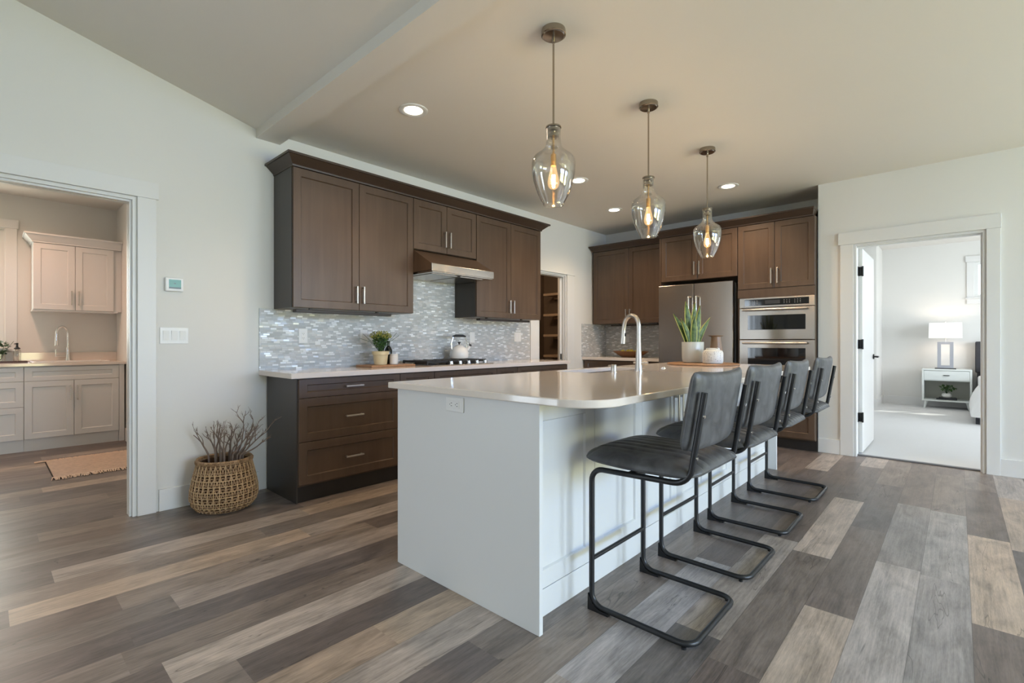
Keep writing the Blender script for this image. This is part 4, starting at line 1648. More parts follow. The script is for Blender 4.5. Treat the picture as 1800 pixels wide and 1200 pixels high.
h = obj('handle_bracket', b, M['chrome'], t)
b = BM()
tube(b, [(kx - ux * .072, ky - uy * .072, kz + .224), (kx - ux * .04, ky - uy * .04, kz + .232), (kx + ux * .04, ky + uy * .04, kz + .232), (kx + ux * .072, ky + uy * .072, kz + .224)], [.008, .013, .013, .008], 12)
obj('handle_grip', b, M['black'], h)


# ================================================================== BAR STOOLS
def round_pt(x, y, a, b, r):
    dx, dy = abs(x) - (a - r), abs(y) - (b - r)
    if dx > 0 and dy > 0:
        k = max(dx, dy) / math.hypot(dx, dy)
        return math.copysign(a - r + dx * k, x), math.copysign(b - r + dy * k, y)
    return x, y


def pad(a, b, r, top, bot, fmap, nu=40, nv=56):
    """upholstered pad: rounded footprint 2a x 2b, heights top(u,v) / bot(u,v), placed by fmap(x, y, z)"""
    bm = BM()

    def grid(hf, flip):
        G = []
        for i in range(nu + 1):
            row = []
            for j in range(nv + 1):
                # cluster samples near the rim
                u = math.sin((2 * i / nu - 1) * PI / 2)
                v = math.sin((2 * j / nv - 1) * PI / 2) * .6 + (2 * j / nv - 1) * .4
                x, y = round_pt(u * a, v * b, a, b, r)
                row.append((x, y, hf(u, v)))
            G.append(row)
        return G
    T, Bm = grid(top, 0), grid(bot, 1)
    vt = [[bm.verts.new(fmap(*p)) for p in row] for row in T]
    vb = [[None] * (nv + 1) for _ in range(nu + 1)]
    for i in range(nu + 1):
        for j in range(nv + 1):
            edge = i in (0, nu) or j in (0, nv)
            vb[i][j] = vt[i][j] if edge else bm.verts.new(fmap(*Bm[i][j]))
    for i in range(nu):
        for j in range(nv):
            for V, fl in ((vt, 0), (vb, 1)):
                q = [V[i][j], V[i + 1][j], V[i + 1][j + 1], V[i][j + 1]]
                f = bm.faces.new(q[::-1] if fl else q)
                f.smooth = True
    bmesh.ops.recalc_face_normals(bm, faces=list(bm.faces))
    return bm


def edge_fall(u, v, p=5):
    return max(0, (1 - abs(u) ** p) * (1 - abs(v) ** p)) ** .5


def make_stool():
    t = thing('bar_stool', 'x', 'bar stool', (0, 0, 0), 'bar stools along the island')
    # stool faces -X (the island); x: -.215 front legs .. +.215 rear of the floor loop; y: +-.228
    hy, fr = .228, .0115
    for_pts = []
    half = [(.262, hy, .948), (.205, hy, .606), (-.215, hy, .596), (-.215, hy, .019), (.215, hy, .017)]
    path = half + [(p[0], -p[1], p[2]) for p in half[::-1]]
    rad = [0, .075, .055, .055, .055, .055, .055, .055, .075, 0]
    obj('frame', tube(BM(), fillet(path, rad, 7), fr, 12), M['black_metal'], t)
    obj('footrest', cyl(BM(), (-.215, -hy + .004, .212), (-.215, hy - .004, .212), .0095, 12), M['black_metal'], t)
    # cross bar under the seat
    obj('seat_brace', bx(-.05, -.02, -hy + .008, hy - .008, .5905, .6085, .002), M['black_metal'], t)
    for s in (-1, 1):
        b = BM()
        prism(b, [(-.228, .0), (-.13, .0), (-.13, .010), (-.175, .012), (-.203, .028), (-.2265, .068)], 'y', s * hy - .0125, s * hy + .0125)
        obj('foot_pad', b, M['rubber'], t)
        b = BM()
        lathe(b, [(.009, .0), (.009, .007)], .185, s * hy, 12, True, True)
        obj('glide', b, M['rubber'], t)

    chan = [-.62, -.39, -.16, .07, .30, .53, .70]

    def groove(v, lines, wd=.02):
        return sum(math.exp(-((v - c) / wd) ** 2) for c in lines)

    def s_top(u, v):
        return .058 * edge_fall(u, v, 4) * (1 + .06 * (1 - u * u)) - .010 * groove(v, chan, .026) * edge_fall(u, v, 10)

    def s_bot(u, v):
        return -.022 * edge_fall(u, v, 6)

    def s_map(x, y, z):
        return Vector((x - .012, y, .632 + z + .010 * ((x / .25) ** 2)))
    c = obj('seat_cushion', pad(.248, .250, .075, s_top, s_bot, s_map), M['leather'], t)
    # welted seam along the cushion's rim
    ring = []
    for k in range(72):
        a = 2 * PI * k / 72
        x, y = round_pt(*(lambda m: (.248 * math.cos(a) / m, .250 * math.sin(a) / m))(max(abs(math.cos(a)), abs(math.sin(a)))), .248, .250, .075)
        ring.append(s_map(x, y, -.001))
    ring.append(ring[0])
    obj('seam', tube(BM(), ring, .0030, 6, False), M['leather'], c)

    vch = [-.80, -.66, .66, .80]

    def b_front(u, v):
        return .030 * edge_fall(u, v, 7) - .004 * groove(v, [-.55, -.275, 0, .275, .55, -.82, .82], .018) * edge_fall(u, v, 10)

    def b_back(u, v):
        return -.024 * edge_fall(u, v, 9) + .004 * groove(v, [-.84, .72, .86], .014) * edge_fall(u, v, 10)
    lean = .166
    bx0, bz0 = .222, .868

    def b_map(x, y, z):
        # x up the back, y across, z towards the sitter; ends curve forward
        fwd = z + .020 * (y / .25) ** 2 - .004
        x = x + (.009 * (y / .25) ** 2 - .004) * max(0, x / .15) + .012 * (y / .25) ** 4 * max(0, -x / .15)
        return Vector((bx0 + x * math.sin(lean) - fwd * math.cos(lean), y, bz0 + x * math.cos(lean) + fwd * math.sin(lean)))
    bp = obj('backrest', pad(.150, .250, .022, b_front, b_back, b_map), M['leather'], t)
    ring = []
    for k in range(72):
        a = 2 * PI * k / 72
        x, y = round_pt(*(lambda m: (.150 * math.cos(a) / m, .250 * math.sin(a) / m))(max(abs(math.cos(a)), abs(math.sin(a)))), .150, .250, .022)
        ring.append(b_map(x, y, .001))
    ring.append(ring[0])
    obj('seam', tube(BM(), ring, .0028, 6, False), M['leather'], bp)
    for s in (-1, 1):
        for f in (.30, .75):
            p = Vector((.205 + (.262 - .205) * f + .010, s * hy, .606 + (.948 - .606) * f))
            n = Vector((math.cos(lean), 0, -math.sin(lean)))
            obj('bolt', cyl(BM(), p - n * .002, p + n * .0055, .0065, 10), M['chrome'], t)
    return t


stool = make_stool()
for k, (cx_, cy_, rz, lab) in enumerate(((-.928, 1.972, .0, 'grey leather bar stool at the near rounded corner of the island, closest to the camera'),
                                         (-.938, 2.650, -.01, 'second grey leather bar stool counted from the near rounded corner of the island'),
                                         (-.952, 3.365, .01, 'third grey leather bar stool counted from the near rounded corner of the island'),
                                         (-.955, 4.170, .0, 'grey leather bar stool at the far end of the island, nearest the oven'))):
    if k == 0:
        stool.location = (cx_, cy_, 0)
        stool['label'] = lab
    else:
        dup(stool, (cx_, cy_, 0), lab, rz=rz)


# ================================================================== LIGHTS
def make_pendant(x, y, lab):
    t = thing('pendant_light', lab, 'pendant light', (x, y, CZ), 'clear glass pendant lights over the island')
    b = BM()
    lathe(b, [(.010, CZ - .038), (.055, CZ - .034), (.0585, CZ - .030), (.0635, CZ - .028), (.0635, CZ - .006), (.062, CZ)], x, y, 36, True, True)
    obj('canopy', b, M['bronze_nickel'], t)
    b = BM()
    cyl(b, (x, y, CZ - .036), (x, y, CZ - .066), .0085, 12)
    cyl(b, (x, y, CZ - .060), (x, y, 2.235), .0052, 12)
    obj('rod', b, M['bronze_nickel'], t)
    b = BM()
    lathe(b, [(.008, 2.187), (.030, 2.190), (.030, 2.204), (.014, 2.206), (.014, 2.220), (.0325, 2.222), (.0325, 2.2365), (.0405, 2.238), (.0405, 2.244), (.038, 2.247), (.008, 2.250)], x, y, 28, True, True)
    obj('collar', b, M['bronze_nickel'], t)
    prof = [(.0375, 2.236), (.0368, 2.20), (.037, 2.170), (.040, 2.150), (.048, 2.133), (.062, 2.118), (.082, 2.104), (.098, 2.092), (.108, 2.078), (.1125, 2.060), (.1127, 2.035), (.1105, 2.0), (.104, 1.965), (.0935, 1.93), (.080, 1.895), (.0665, 1.868), (.0575, 1.852), (.0535, 1.843), (.0525, 1.838)]
    inner = [(r - .0028, z + (.0015 if i == len(prof) - 1 else 0)) for i, (r, z) in enumerate(prof)]
    b = BM()
    lathe(b, prof + inner[::-1] + [prof[0]], x, y, 48)
    bmesh.ops.recalc_face_normals(b, faces=list(b.faces))
    obj('glass_shade', b, M['glass'], t)
    b = BM()
    cyl(b, (x, y, 2.197), (x, y, 2.10), .0055, 12)
    tube(b, [(x, y, 2.105), (x, y, 2.10), (x, y, 2.042)], [.010, .0145, .0145], 16)
    obj('socket', b, M['brass'], t)
    b = BM()
    lathe(b, [(.001, 1.9205), (.008, 1.9215), (.015, 1.9245), (.021, 1.929), (.0258, 1.9355), (.029, 1.944), (.0304, 1.953), (.0302, 1.962), (.0282, 1.975), (.0248, 1.990), (.0208, 2.005), (.0172, 2.020), (.0145, 2.034), (.0135, 2.042)], x, y, 28)
    bl = obj('bulb', b, M['bulb_glass'], t)
    b = BM()
    for k in range(6):
        a = 2 * PI * k / 6
        tube(b, [(x + .009 * math.cos(a), y + .009 * math.sin(a), 1.948), (x + .007 * math.cos(a + .5), y + .007 * math.sin(a + .5), 1.995)], .0026, 6)
    obj('filament', b, M['filament'], bl)
    ld = bpy.data.lights.new('pendant_glow', 'POINT')
    ld.energy = 10.5
    ld.color = (1, .73, .43)
    ld.shadow_soft_size = .012
    lo = bpy.data.objects.new('pendant_glow', ld)
    COL.objects.link(lo)
    lo.location = (x, y, 1.975)
    return t


M['brass'] = plain('warm_brass', (.62, .42, .18), .3, 1, var=.05)
for yy, lab in ((2.0, 'clear glass pendant light over the near end of the island, largest in view'), (3.05, 'clear glass pendant light over the middle of the island, above the faucet'),
                (4.10, 'clear glass pendant light over the far end of the island, smallest in view')):
    make_pendant(-1.545, yy, lab)


def make_downlight(x, y, cz, lab, watts, col=(1, .73, .49), cone=2.4):
    t = thing('recessed_light', lab, 'ceiling light', (x, y, cz), 'recessed ceiling lights')
    b = BM()
    prof = [(.100, cz), (.100, cz - .004), (.094, cz - .007), (.074, cz - .006), (.064, cz - .002)]
    lathe(b, prof, x, y, 36)
    b.faces.new([v for v in b.verts if abs(v.co.z - cz) < 1e-6][:36])
    bmesh.ops.recalc_face_normals(b, faces=list(b.faces))
    obj('trim_ring', b, M['plastic_white'], t)
    obj('lens', lathe(BM(), [(.064, cz - .002), (.060, cz - .0045), (.03, cz - .005), (0, cz - .005)][::-1], x, y, 30), M['led'], t)
    ld = bpy.data.lights.new('downlight', 'SPOT')
    ld.energy = watts
    ld.color = col
    ld.spot_size = cone
    ld.spot_blend = .8
    ld.shadow_soft_size = .06
    lo = bpy.data.objects.new('downlight', ld)
    COL.objects.link(lo)
    lo.location = (x, y, cz - .03)
    return t


make_downlight(-2.80, 2.03, CZ, 'round recessed ceiling light near the beam, above the three-drawer cabinet', 46)
make_downlight(-2.80, 4.03, CZ, 'round recessed ceiling light seen beside the nearest pendant glass', 46)
make_downlight(-3.10, 5.225, CZ, 'round recessed ceiling light in front of the far corner wall cabinet', 54)
make_downlight(-1.756, 5.23, CZ, 'round recessed ceiling light in front of the fridge and oven cabinets', 60)
make_downlight(-6.55, .02, CZ, 'round recessed ceiling light in the laundry room', 62, (1, .55, .37), 2.9)

# ================================================================== BASKET WITH TWIGS
kx, ky = -3.692, 1.115
t = thing('wicker_basket', 'woven rattan basket on the floor between the laundry doorway and the brown base cabinet', 'basket', (kx, ky, 0))


def bas_r(z):
    pts = [(0, .150), (.012, .185), (.04, .215), (.085, .232), (.14, .230), (.22, .212), (.30, .190), (.335, .184)]
    for (a, ra), (c, rc) in zip(pts, pts[1:]):
        if z <= c:
            f = (z - a) / (c - a)
            return .868 * (ra + (rc - ra) * f)
    return .868 * pts[-1][1]


b = BM()
NB = 36
zs = [.004, .03, .065, .10, .135, .17, .205, .24, .275, .31]
for z in zs:                                   # horizontal hoops
    tube(b, [(kx + bas_r(z) * math.cos(2 * PI * k / 48), ky + bas_r(z) * math.sin(2 * PI * k / 48), z) for k in range(49)], .0036, 6, False)
for sgn in (-1, 1):                            # two sets of leaning strands
    for k in range(NB):
        a0 = 2 * PI * k / NB
        pts = []
        for i in range(15):
            z = .004 + .32 * i / 14
            a = a0 + sgn * (z / .035) * (PI / NB)
            r = bas_r(z) + (.0025 if (i + k) % 2 else -.0015)
            pts.append((kx + r * math.cos(a), ky + r * math.sin(a), z))
        tube(b, pts, .0042, 5, False)
obj('diagonal_weave', b, M['wicker'], t)
b = BM()
for k in range(NB):                            # pale uprights over the weave
    a = 2 * PI * (k + .5) / NB
    tube(b, [(kx + (bas_r(z) + .004) * math.cos(a), ky + (bas_r(z) + .004) * math.sin(a), z) for z in (.012, .05, .10, .15, .20, .25, .30, .325)], .0026, 5, False)
for z in (.048, .083, .118, .153, .188, .223, .258):
    tube(b, [(kx + (bas_r(z) + .004) * math.cos(2 * PI * k / 48), ky + (bas_r(z) + .004) * math.sin(2 * PI * k / 48), z) for k in range(49)], .0024, 5, False)
obj('pale_strands', b, M['wicker_light'], t)
b = BM()
for z in (.325, .337):
    tube(b, [(kx + .162 * math.cos(2 * PI * k / 48), ky + .162 * math.sin(2 * PI * k / 48), z) for k in range(49)], .0075, 8, False)
for k in range(90):
    a = 2 * PI * k / 90
    tube(b, [(kx + .170 * math.cos(a), ky + .170 * math.sin(a), .319), (kx + .172 * math.cos(a + .03), ky + .172 * math.sin(a + .03), .332), (kx + .162 * math.cos(a + .05), ky + .162 * math.sin(a + .05), .3455)], .0028, 5, False)
obj('rim', b, M['wicker'], t)
b = BM()
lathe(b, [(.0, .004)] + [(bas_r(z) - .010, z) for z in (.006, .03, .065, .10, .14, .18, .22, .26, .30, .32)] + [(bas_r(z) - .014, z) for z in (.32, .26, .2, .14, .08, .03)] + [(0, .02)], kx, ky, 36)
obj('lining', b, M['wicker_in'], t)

rt = random.Random(21)
CR, CS = math.cos(VR), math.sin(VR)


def branch(bm, p, d, ln, r, depth):
    pts = [Vector(p)]
    d = Vector(d).normalized()
    n = 5
    for i in range(n):
        d = (d + Vector((rt.uniform(-.28, .28), rt.uniform(-.28, .28), rt.uniform(-.14, .22)))).normalized()
        q = pts[-1] + d * ln / n
        q.x = max(q.x, WX + .02)
        pts.append(q)
    tube(bm, pts, [r * (1 - .6 * i / n) for i in range(n + 1)], 6)
    if depth > 0:
        for _ in range(rt.randint(2, 3)):
            i = rt.randint(2, n)
            dd = (d + Vector((rt.uniform(-.8, .8), rt.uniform(-.8, .8), rt.uniform(-.2, .5)))).normalized()
            branch(bm, pts[i], dd, ln * rt.uniform(.35, .6), r * .55, depth - 1)


specs = [(-.10, 0, -.55, .8, .25), (-.07, .03, -.2, 1, .20), (-.05, -.02, -.08, 1, .20), (-.02, .03, 0, 1, .20), (-.02, -.03, -.1, 1, .21), (.01, .02, .05, 1, .21), (.02, -.04, .08, 1, .20),
         (.04, .0, .15, 1, .20), (-.045, .035, -.15, 1, .21), (.03, .045, .12, 1, .22), (-.03, 0, -.02, 1, .22), (.055, -.03, .3, 1, .24), (.06, .02, .55, 1, .33), (.08, -.01, .65, .9, .30), (.09, .02, .75, .85, .31), (.10, -.02, .95, .75, .26), (.09, .04, .45, 1, .31), (.11, 0, .8, .6, .24), (.0, .05, .1, 1, .19), (-.08, .05, -.35, 1, .19)]
from mathutils.bvhtree import BVHTree
grown = []
for q, (du, dv, lu, lz, ln) in enumerate(specs):
    best = None
    for k in range(60):
        b = BM()
        f = 1 if k < 20 else .9
        jx, jy = (rt.uniform(-.018, .018), rt.uniform(-.018, .018)) if k else (0, 0)
        base = Vector((kx + du * CR - dv * CS + jx, ky + du * CS + dv * CR + jy, .16))
        mid = base + Vector((lu * .02 * CR, lu * .02 * CS, .20))
        tube(b, [base, mid], [.0075, .0065], 6)
        branch(b, mid, (lu * CR, lu * CS, lz), ln * .68 * f, .0065, 3 if k < 40 else 2)
        tree = BVHTree.FromBMesh(b)
        hits = sum(1 for g in grown if g.overlap(tree))
        if best is None or hits < best[0]:
            if best:
                best[1].free()
            best = (hits, b, tree)
        else:
            b.free()
        if best[0] == 0:
            break
    grown.append(best[2])
    o = obj('driftwood_branch', best[1], M['twig'])
    tag(o, 'dry bare branch standing in the wicker basket', 'branch', 'dry branches in the basket')

# ================================================================== LAUNDRY ROOM
FLB = Face('x', -7.070, 1)
G_L = 'white laundry cabinets'
base_unit('laundry_base_cabinet', FLB, LX + .002, .279, 1.046, [(.125, .722, 'doors'), (.722, .868, 'false')], 'white double-door sink cabinet in the laundry room', G_L, mat=M['white_cab'], toe_mat=M['white_cab'], toe_n=-.005, z_top=.878)
base_unit('laundry_base_cabinet', FLB, LX + .002, -.40, .279, [(.125, .460, 'drawer'), (.460, .722, 'drawer'), (.722, .868, 'drawer')], 'white three-drawer cabinet at the left edge of the photo in the laundry room', G_L, mat=M['white_cab'], toe_mat=M['white_cab'], toe_n=-.005, z_top=.878)
tag(obj('filler_strip', bx(LX + .002, -7.055, 1.047, 1.094, 0, .878), M['white_cab']), 'white filler strip between the laundry sink cabinet and the side wall', 'filler')
LSX0, LSX1, LSY0, LSY1 = -7.56, -7.14, .34, .98
tag(obj('worktop', slab(rrect(LX + .002, -7.03, -.41, 1.108, (0, 0, 0, 0)), .878, .908, rrect(LSX0 + .02, LSX1 - .02, LSY0 + .02, LSY1 - .02, (.008,) * 4, 3)), M['quartz']), 'white worktop in the laundry room', 'worktop', 'white quartz worktops')
tag(obj('upstand', bx(LX + .002, LX + .02, .262, 1.108, .9085, 1.010, .002), M['quartz']), 'low white upstand along the laundry worktop', 'upstand')
t = thing('laundry_sink', 'white drop-in sink in the laundry worktop', 'sink', (-7.35, .66, .70))
b = BM()
sl_ = slab(rrect(LSX0, LSX1, LSY0, LSY1, (.04,) * 4, 5), .9085, .918, rrect(LSX0 + .035, LSX1 - .035, LSY0 + .035, LSY1 - .035, (.03,) * 4, 5), .003)
obj('rim', sl_, M['sink_white'], t)
b = BM()
a0, a1, c0, c1 = LSX0 + .030, LSX1 - .030, LSY0 + .030, LSY1 - .030
box(b, a0, a1, c0, c1, .885, .888)
for q in ((a0, a0 + .006, c0, c1), (a1 - .006, a1, c0, c1), (a0, a1, c0, c0 + .006), (a0, a1, c1 - .006, c1)):
    box(b, *q, .888, .9085)
obj('bowl', b, M['sink_white'], t)
fx_, fy_ = -7.595, .660
t = thing('laundry_faucet', 'polished gooseneck pull-down faucet at the laundry sink', 'faucet', (fx_, fy_, .908))
b = BM()
lathe(b, [(.030, .908), (.030, .915), (.022, .935), (.018, 1.02), (.019, 1.06), (.016, 1.07)], fx_, fy_, 22, True, True)
obj('faucet_body', b, M['chrome'], t)
pts = [(fx_, fy_, 1.06), (fx_, fy_, 1.22)]
sx_, sy_ = .42, -.907
for k in range(1, 12):
    a = PI * k / 12
    pts.append((fx_ + sx_ * .055 * (1 - math.cos(a)), fy_ + sy_ * .055 * (1 - math.cos(a)), 1.22 + .085 * math.sin(a)))
ex, ey = fx_ + sx_ * .11, fy_ + sy_ * .11
pts.append((ex, ey, 1.19))
obj('spout', tube(BM(), pts, .013, 14), M['chrome'], t)
obj('spray_head', tube(BM(), [(ex, ey, 1.20), (ex, ey, 1.15), (ex, ey, 1.095), (ex, ey, 1.088)], [.015, .017, .019, .022], 16), M['chrome'], t)
b = BM()
tube(b, fillet([(fx_, fy_ - .015, .965), (fx_ + .03, fy_ - .105, .965), (fx_ + .03, fy_ - .105, 1.04)], .006), .0075, 10)
obj('lever', b, M['chrome'], t)

FLU = Face('x', -7.330, 1)
t = upper_unit('laundry_upper_cabinet', FLU, .358, 1.036, 1.483, 2.205, LX + .002, 'white double-door wall cabinet above the laundry sink', G_L, pull_len=.16, pz=1.62)
for o in t.children:
    if o.name.startswith(('cabinet_body', 'door')):
        o.data.materials.clear()
        o.data.materials.append(M['white_cab'])
obj('light_rail', bx(LX + .002, -7.318, .352, 1.075, 1.468, 1.4825, .002), M['white_cab'], t)
obj('filler', bx(LX + .002, -7.33, 1.037, 1.109, 1.483, 2.205), M['white_cab'], t)
c = crown('crown_moulding', LX + .002, -7.308, .357, 1.107, (0, .07, .07, 0), 2.206, 2.30, 'white crown moulding on the laundry wall cabinet')
c.data.materials.clear()
c.data.materials.append(M['white_cab'])

tag(obj('dark_tray', bx(-7.60, -7.44, .02, .325, .908, .922, .004), M['dark_tray']), 'dark wooden tray on the laundry worktop', 'tray')
t = thing('soap_bottle', 'clear bottle with a black pump on the dark laundry tray', 'bottle', (-7.50, .245, .922))
obj('bottle_body', lathe(BM(), [(.028, .922), (.031, .926), (.031, 1.03), (.024, 1.045), (.012, 1.055)], -7.50, .245, 22, True, True), M['bottle_glass'], t)
b = BM()
lathe(b, [(.014, 1.052), (.026, 1.055), (.026, 1.062), (.011, 1.075), (.008, 1.10), (.010, 1.102), (.010, 1.118), (.0, 1.12)], -7.50, .245, 18, True)
cyl(b, (-7.50, .245, 1.111), (-7.47, .225, 1.109), .005, 8)
obj('pump', b, M['black'], t)
t = thing('leafy_sprig', 'small leafy plant in a clear glass on the dark laundry tray', 'potted plant', (-7.52, .12, .922))
obj('glass', lathe(BM(), [(.036, .922), (.040, .926), (.040, 1.0), (.038, 1.0), (.036, .928)], -7.52, .12, 24, True), M['bottle_glass'], t)
b = BM()
rs = random.Random(4)
for k in range(9):
    a = k * 2.4
    r1 = rs.uniform(.04, .13)
    h1 = rs.uniform(.05, .19)
    tube(b, [(-7.52, .12, .93), (-7.52 + .5 * r1 * math.cos(a), .12 + .5 * r1 * math.sin(a), .99 + h1 * .4), (-7.52 + r1 * math.cos(a), .12 + r1 * math.sin(a), .975 + h1)], .002, 5)
obj('stem', b, M['leaf_dark'], t)
obj('foliage', leaf_cloud(60, (-7.53, .10, 1.06), .09, .10, .085, .055, 12), M['leaf_dark'], t)


# rug
def rug():
    bm = BM()
    x0, x1, y0, y1 = -6.30, -5.50, .395, 1.06
    n = 60
    for i in range(n):
        a = x0 + (x1 - x0) * i / n
        c = x0 + (x1 - x0) * (i + 1) / n
        box(bm, a + .0012, c - .0012, y0, y1, .003, .012 + .003 * (i % 2), .0016, 1)
    return bm


t = thing('woven_rug', 'fringed tan woven rug on the laundry floor', 'rug', (-5.90, .73, 0))
obj('rug_weave', rug(), M['rug'], t)
obj('rug_base', bx(-6.30, -5.50, .388, 1.062, 0, .004), M['rug_dark'], t)
rr = random.Random(6)
b = BM()
for k in range(110):
    y = .385 + .68 * k / 109
    for sx_, xx in ((-1, -6.30), (1, -5.50)):
        l = rr.uniform(.055, .085)
        dy = rr.uniform(-.022, .022)
        tube(b, [(xx - sx_ * .01, y, .011), (xx + sx_ * l * .4, y + dy * .3, .012), (xx + sx_ * l, y + dy, .004)], [.0042, .0042, .003], 5)
for k in range(30):
    x = -6.32 + .02 * rr.random()
    tube(b, [(x, .40, .010), (x - .02 + rr.uniform(-.02, .02), .36, .008), (x - .02 + rr.uniform(-.03, .02), .32, .004)], .0035, 5)
f = obj('fringe', b, M['rug'], t)
f['kind'] = 'stuff'

# ================================================================== PANTRY SHELVES
for k, z in enumerate((1.995, 1.630, 1.265, .90)):
    names = ('top', 'second', 'third', 'lowest')
    b = BM()
    box(b, -5.50, T0, 6.82, 7.148, z - .040, z, .002)
    box(b, -5.49, T0, 7.12, 7.148, z - .08, z - .0405)
    tag(obj('pantry_shelf', b, M['pantry_shelf']), names[k] + ' wooden shelf inside the pantry doorway', 'shelf', 'pantry shelves')
# pocket-door edge with its latch, standing half out of the pantry wall
t = bpy.data.objects.new('door_2', None)
COL.objects.link(t)
t['kind'] = 'structure'
t.location = (-4.0, 5.36, 0)
ROOT[t.name] = Vector(t.location)
struct('door_leaf', bx(T0 + .053, T0 + .067, 5.300, 5.345, .01, 2.0, .001), M['trim'], t)
b = BM()
box(b, T0 + .050, T0 + .0535, 5.305, 5.335, .89, .97)
box(b, T0 + .0665, T0 + .070, 5.305, 5.335, .89, .97)
struct('door_latch', b, M['black'], t)
ld = bpy.data.lights.new('pantry_light', 'POINT')
ld.energy = 34
ld.color = (1, .74, .50)
ld.shadow_soft_size = .15
lo = bpy.data.objects.new('pantry_light', ld)
COL.objects.link(lo)
lo.location = (-4.9, 5.0, 2.5)

# ================================================================== BEDROOM
def sc(x, y=10.93):
    return x
NX0, NX1, NY0, NY1 = -.450, .172, 10.80, 11.215
t = thing('nightstand', 'white nightstand with one drawer and an open shelf beside the bed', 'nightstand', ((NX0 + NX1) / 2, 11.0, .012))
b = BM()
th = .026
box(b, NX0, NX1, NY0, NY1, .651, .677, .003)
box(b, NX0, NX1, NY0, NY1, .135, .161, .003)
box(b, NX0, NX0 + th, NY0, NY1, .161, .651)
box(b, NX1 - th, NX1, NY0, NY1, .161, .651)
obj('nightstand_case', b, M['nightstand'], t)
obj('back_panel', bx(NX0 + th, NX1 - th, NY1 - .012, NY1, .161, .651), M['ns_back'], t)
obj('shelf_board', bx(NX0 + th, NX1 - th, NY0 + .02, NY1 - .012, .478, .49), M['nightstand'], t)
dr = obj('drawer', bx(NX0 + th + .002, NX1 - th - .002, NY0 + .004, NY0 + .022, .492, .646, .002), M['nightstand'], t)
b = BM()
xm = (NX0 + NX1) / 2
box(b, xm - .038, xm + .038, NY0 - .012, NY0 + .005, .567, .579, .002)
obj('handle', b, M['black'], dr)
for sx_ in (-1, 1):
    for yy in (NY0 + .05, NY1 - .05):
        b = BM()
        xx = xm + sx_ * ((NX1 - NX0) / 2 - .055)
        tube(b, [(xx, yy, .136), (xx + sx_ * .024, yy, .012)], [.021, .012], 14)
        obj('leg', b, M['nightstand'], t)

lx, ly = xm - .015, 10.97
t = thing('table_lamp', 'table lamp with a grey open rectangular frame and white shade on the nightstand', 'lamp', (lx, ly, .677))
obj('lamp_base', bx(lx - .135, lx + .135, ly - .07, ly + .07, .677, .690, .003), M['black'], t)
b = BM()
hw, fw = .102, .047
box(b, lx - hw, lx - hw + fw, ly - .05, ly + .05, .690, 1.135, .002)
box(b, lx + hw - fw, lx + hw, ly - .05, ly + .05, .690, 1.135, .002)
box(b, lx - hw + fw, lx + hw - fw, ly - .05, ly + .05, .690, .735)
box(b, lx - hw + fw, lx + hw - fw, ly - .05, ly + .05, 1.09, 1.135)
obj('lamp_frame', b, M['lamp_grey'], t)
b = BM()
cyl(b, (lx, ly, 1.135), (lx, ly, 1.46), .006, 10)
box(b, lx - .2, lx + .2, ly - .004, ly + .004, 1.425, 1.432)
ball(b, (lx, ly, 1.468), .011)
obj('lamp_stem', b, M['nickel'], t)
b = BM()
s0, s1 = (.205, .125), (.205, .125)
sh = []
for (hx, hy_, z) in ((.212, .13, 1.195), (.207, .125, 1.452), (.203, .121, 1.452), (.208, .126, 1.195)):
    sh.append([b.verts.new(p) for p in ((lx - hx, ly - hy_, z), (lx + hx, ly - hy_, z), (lx + hx, ly + hy_, z), (lx - hx, ly + hy_, z))])
for k in range(4):
    ring_faces(b, sh[k], sh[(k + 1) % 4])
bmesh.ops.recalc_face_normals(b, faces=list(b.faces))
obj('lamp_shade', b, M['shade'], t)
ld = bpy.data.lights.new('lamp_glow', 'POINT')
ld.energy = 5
ld.color = (1, .82, .66)
ld.shadow_soft_size = .04
lo = bpy.data.objects.new('lamp_glow', ld)
COL.objects.link(lo)
lo.location = (lx, ly, 1.33)

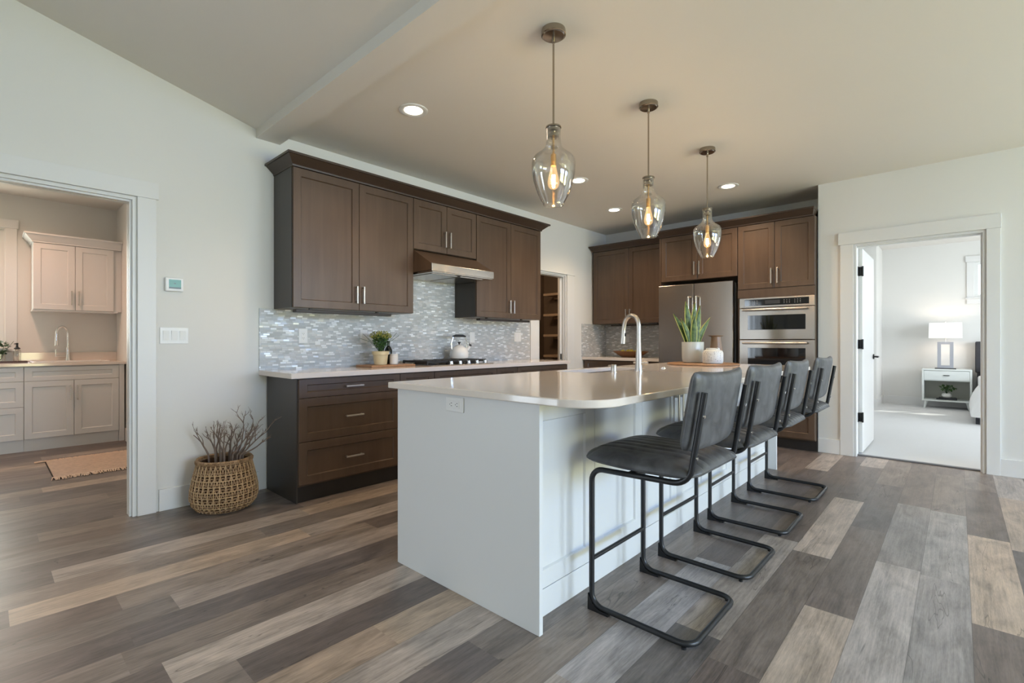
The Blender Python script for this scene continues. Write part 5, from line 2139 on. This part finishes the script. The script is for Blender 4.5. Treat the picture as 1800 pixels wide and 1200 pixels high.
b = BM()
tag(obj('book', bx(xm - .13, xm + .13, 10.86, 11.05, .1615, .178, .002), M['book']), 'dark grey book under the small plant in the nightstand, lower of the two', 'book', 'books in the nightstand')
tag(obj('book', bx(xm - .10, xm + .125, 10.87, 11.04, .1785, .194, .002), M['book']), 'dark grey book directly beneath the small white plant bowl in the nightstand', 'book', 'books in the nightstand')
t = thing('potted_succulent', 'small green plant in a low white bowl inside the nightstand', 'potted plant', (xm, 10.95, .194))
obj('pot', lathe(BM(), [(.035, .194), (.05, .198), (.066, .222), (.062, .252), (.048, .268), (.042, .266), (.05, .25)], xm, 10.95, 28, True, True), M['ceramic'], t)
obj('soil', lathe(BM(), [(.046, .250), (.040, .258), (0, .260)], xm, 10.95, 18, True), M['soil'], t)
b = BM()
for a, r1, h1 in ((0, .09, .10), (3.1, .085, .11), (1.5, .05, .13), (2.3, .06, .15), (.8, .06, .14), (4.2, .07, .10), (5.3, .07, .12)):
    tube(b, [(xm, 10.95, .256), (xm + r1 * .4 * math.cos(a), 10.95 + r1 * .4 * math.sin(a), .26 + h1 * .7), (xm + r1 * math.cos(a), 10.95 + r1 * math.sin(a), .26 + h1)], .003, 6)
obj('stem', b, M['leaf_dark'], t)
obj('foliage', leaf_cloud(60, (xm, 10.95, .355), .12, .07, .055, .055, 15), M['leaf'], t)

t = thing('bed', 'bed with a charcoal upholstered headboard and white duvet, half hidden by the door casing', 'bed', (1.05, 10.2, .012))
b = BM()
box(b, .212, 1.92, 11.10, 11.19, .62, 1.137, .02, 3)
obj('headboard', b, M['fabric_dark'], t)
b = BM()
for q in (.27, 1.83):
    box(b, q - .035, q + .035, 11.12, 11.18, .012, .64)
for q in (.20, 1.92):
    for yy in (9.15, 11.02):
        box(b, q - .02, q + .02, yy - .02, yy + .02, .012, .20)
obj('bed_leg', b, M['fabric_dark'], t)
obj('bed_base', bx(.20, 1.92, 9.1, 11.09, .17, .33, .01), M['fabric_dark'], t)


def duvet():
    def top(u, v):
        return .53 * max(0, (1 - abs(u) ** 5) * (1 - abs(v) ** 7)) ** .55 + .012 * math.sin(u * 9 + v * 5) * edge_fall(u, v)
    return pad(.935, .90, .12, top, lambda u, v: 0, lambda x, y, z: Vector((1.065 + x, 9.90 + y, .115 + z)), 48, 48)


obj('mattress', bx(.24, 1.88, 9.12, 11.08, .335, .575, .03), M['fabric_white'], t)
obj('duvet', duvet(), M['fabric_white'], t)
for k, (x_, lab) in enumerate(((.62, 'white pillow on the nightstand side of the bed'), (1.48, 'white pillow on the far side of the bed'))):
    b = ball(BM(), (x_, 10.93, .665), .3, 1.1, .42, .28)
    tag(obj('pillow', b, M['fabric_white']), lab, 'pillow', 'bed pillows')
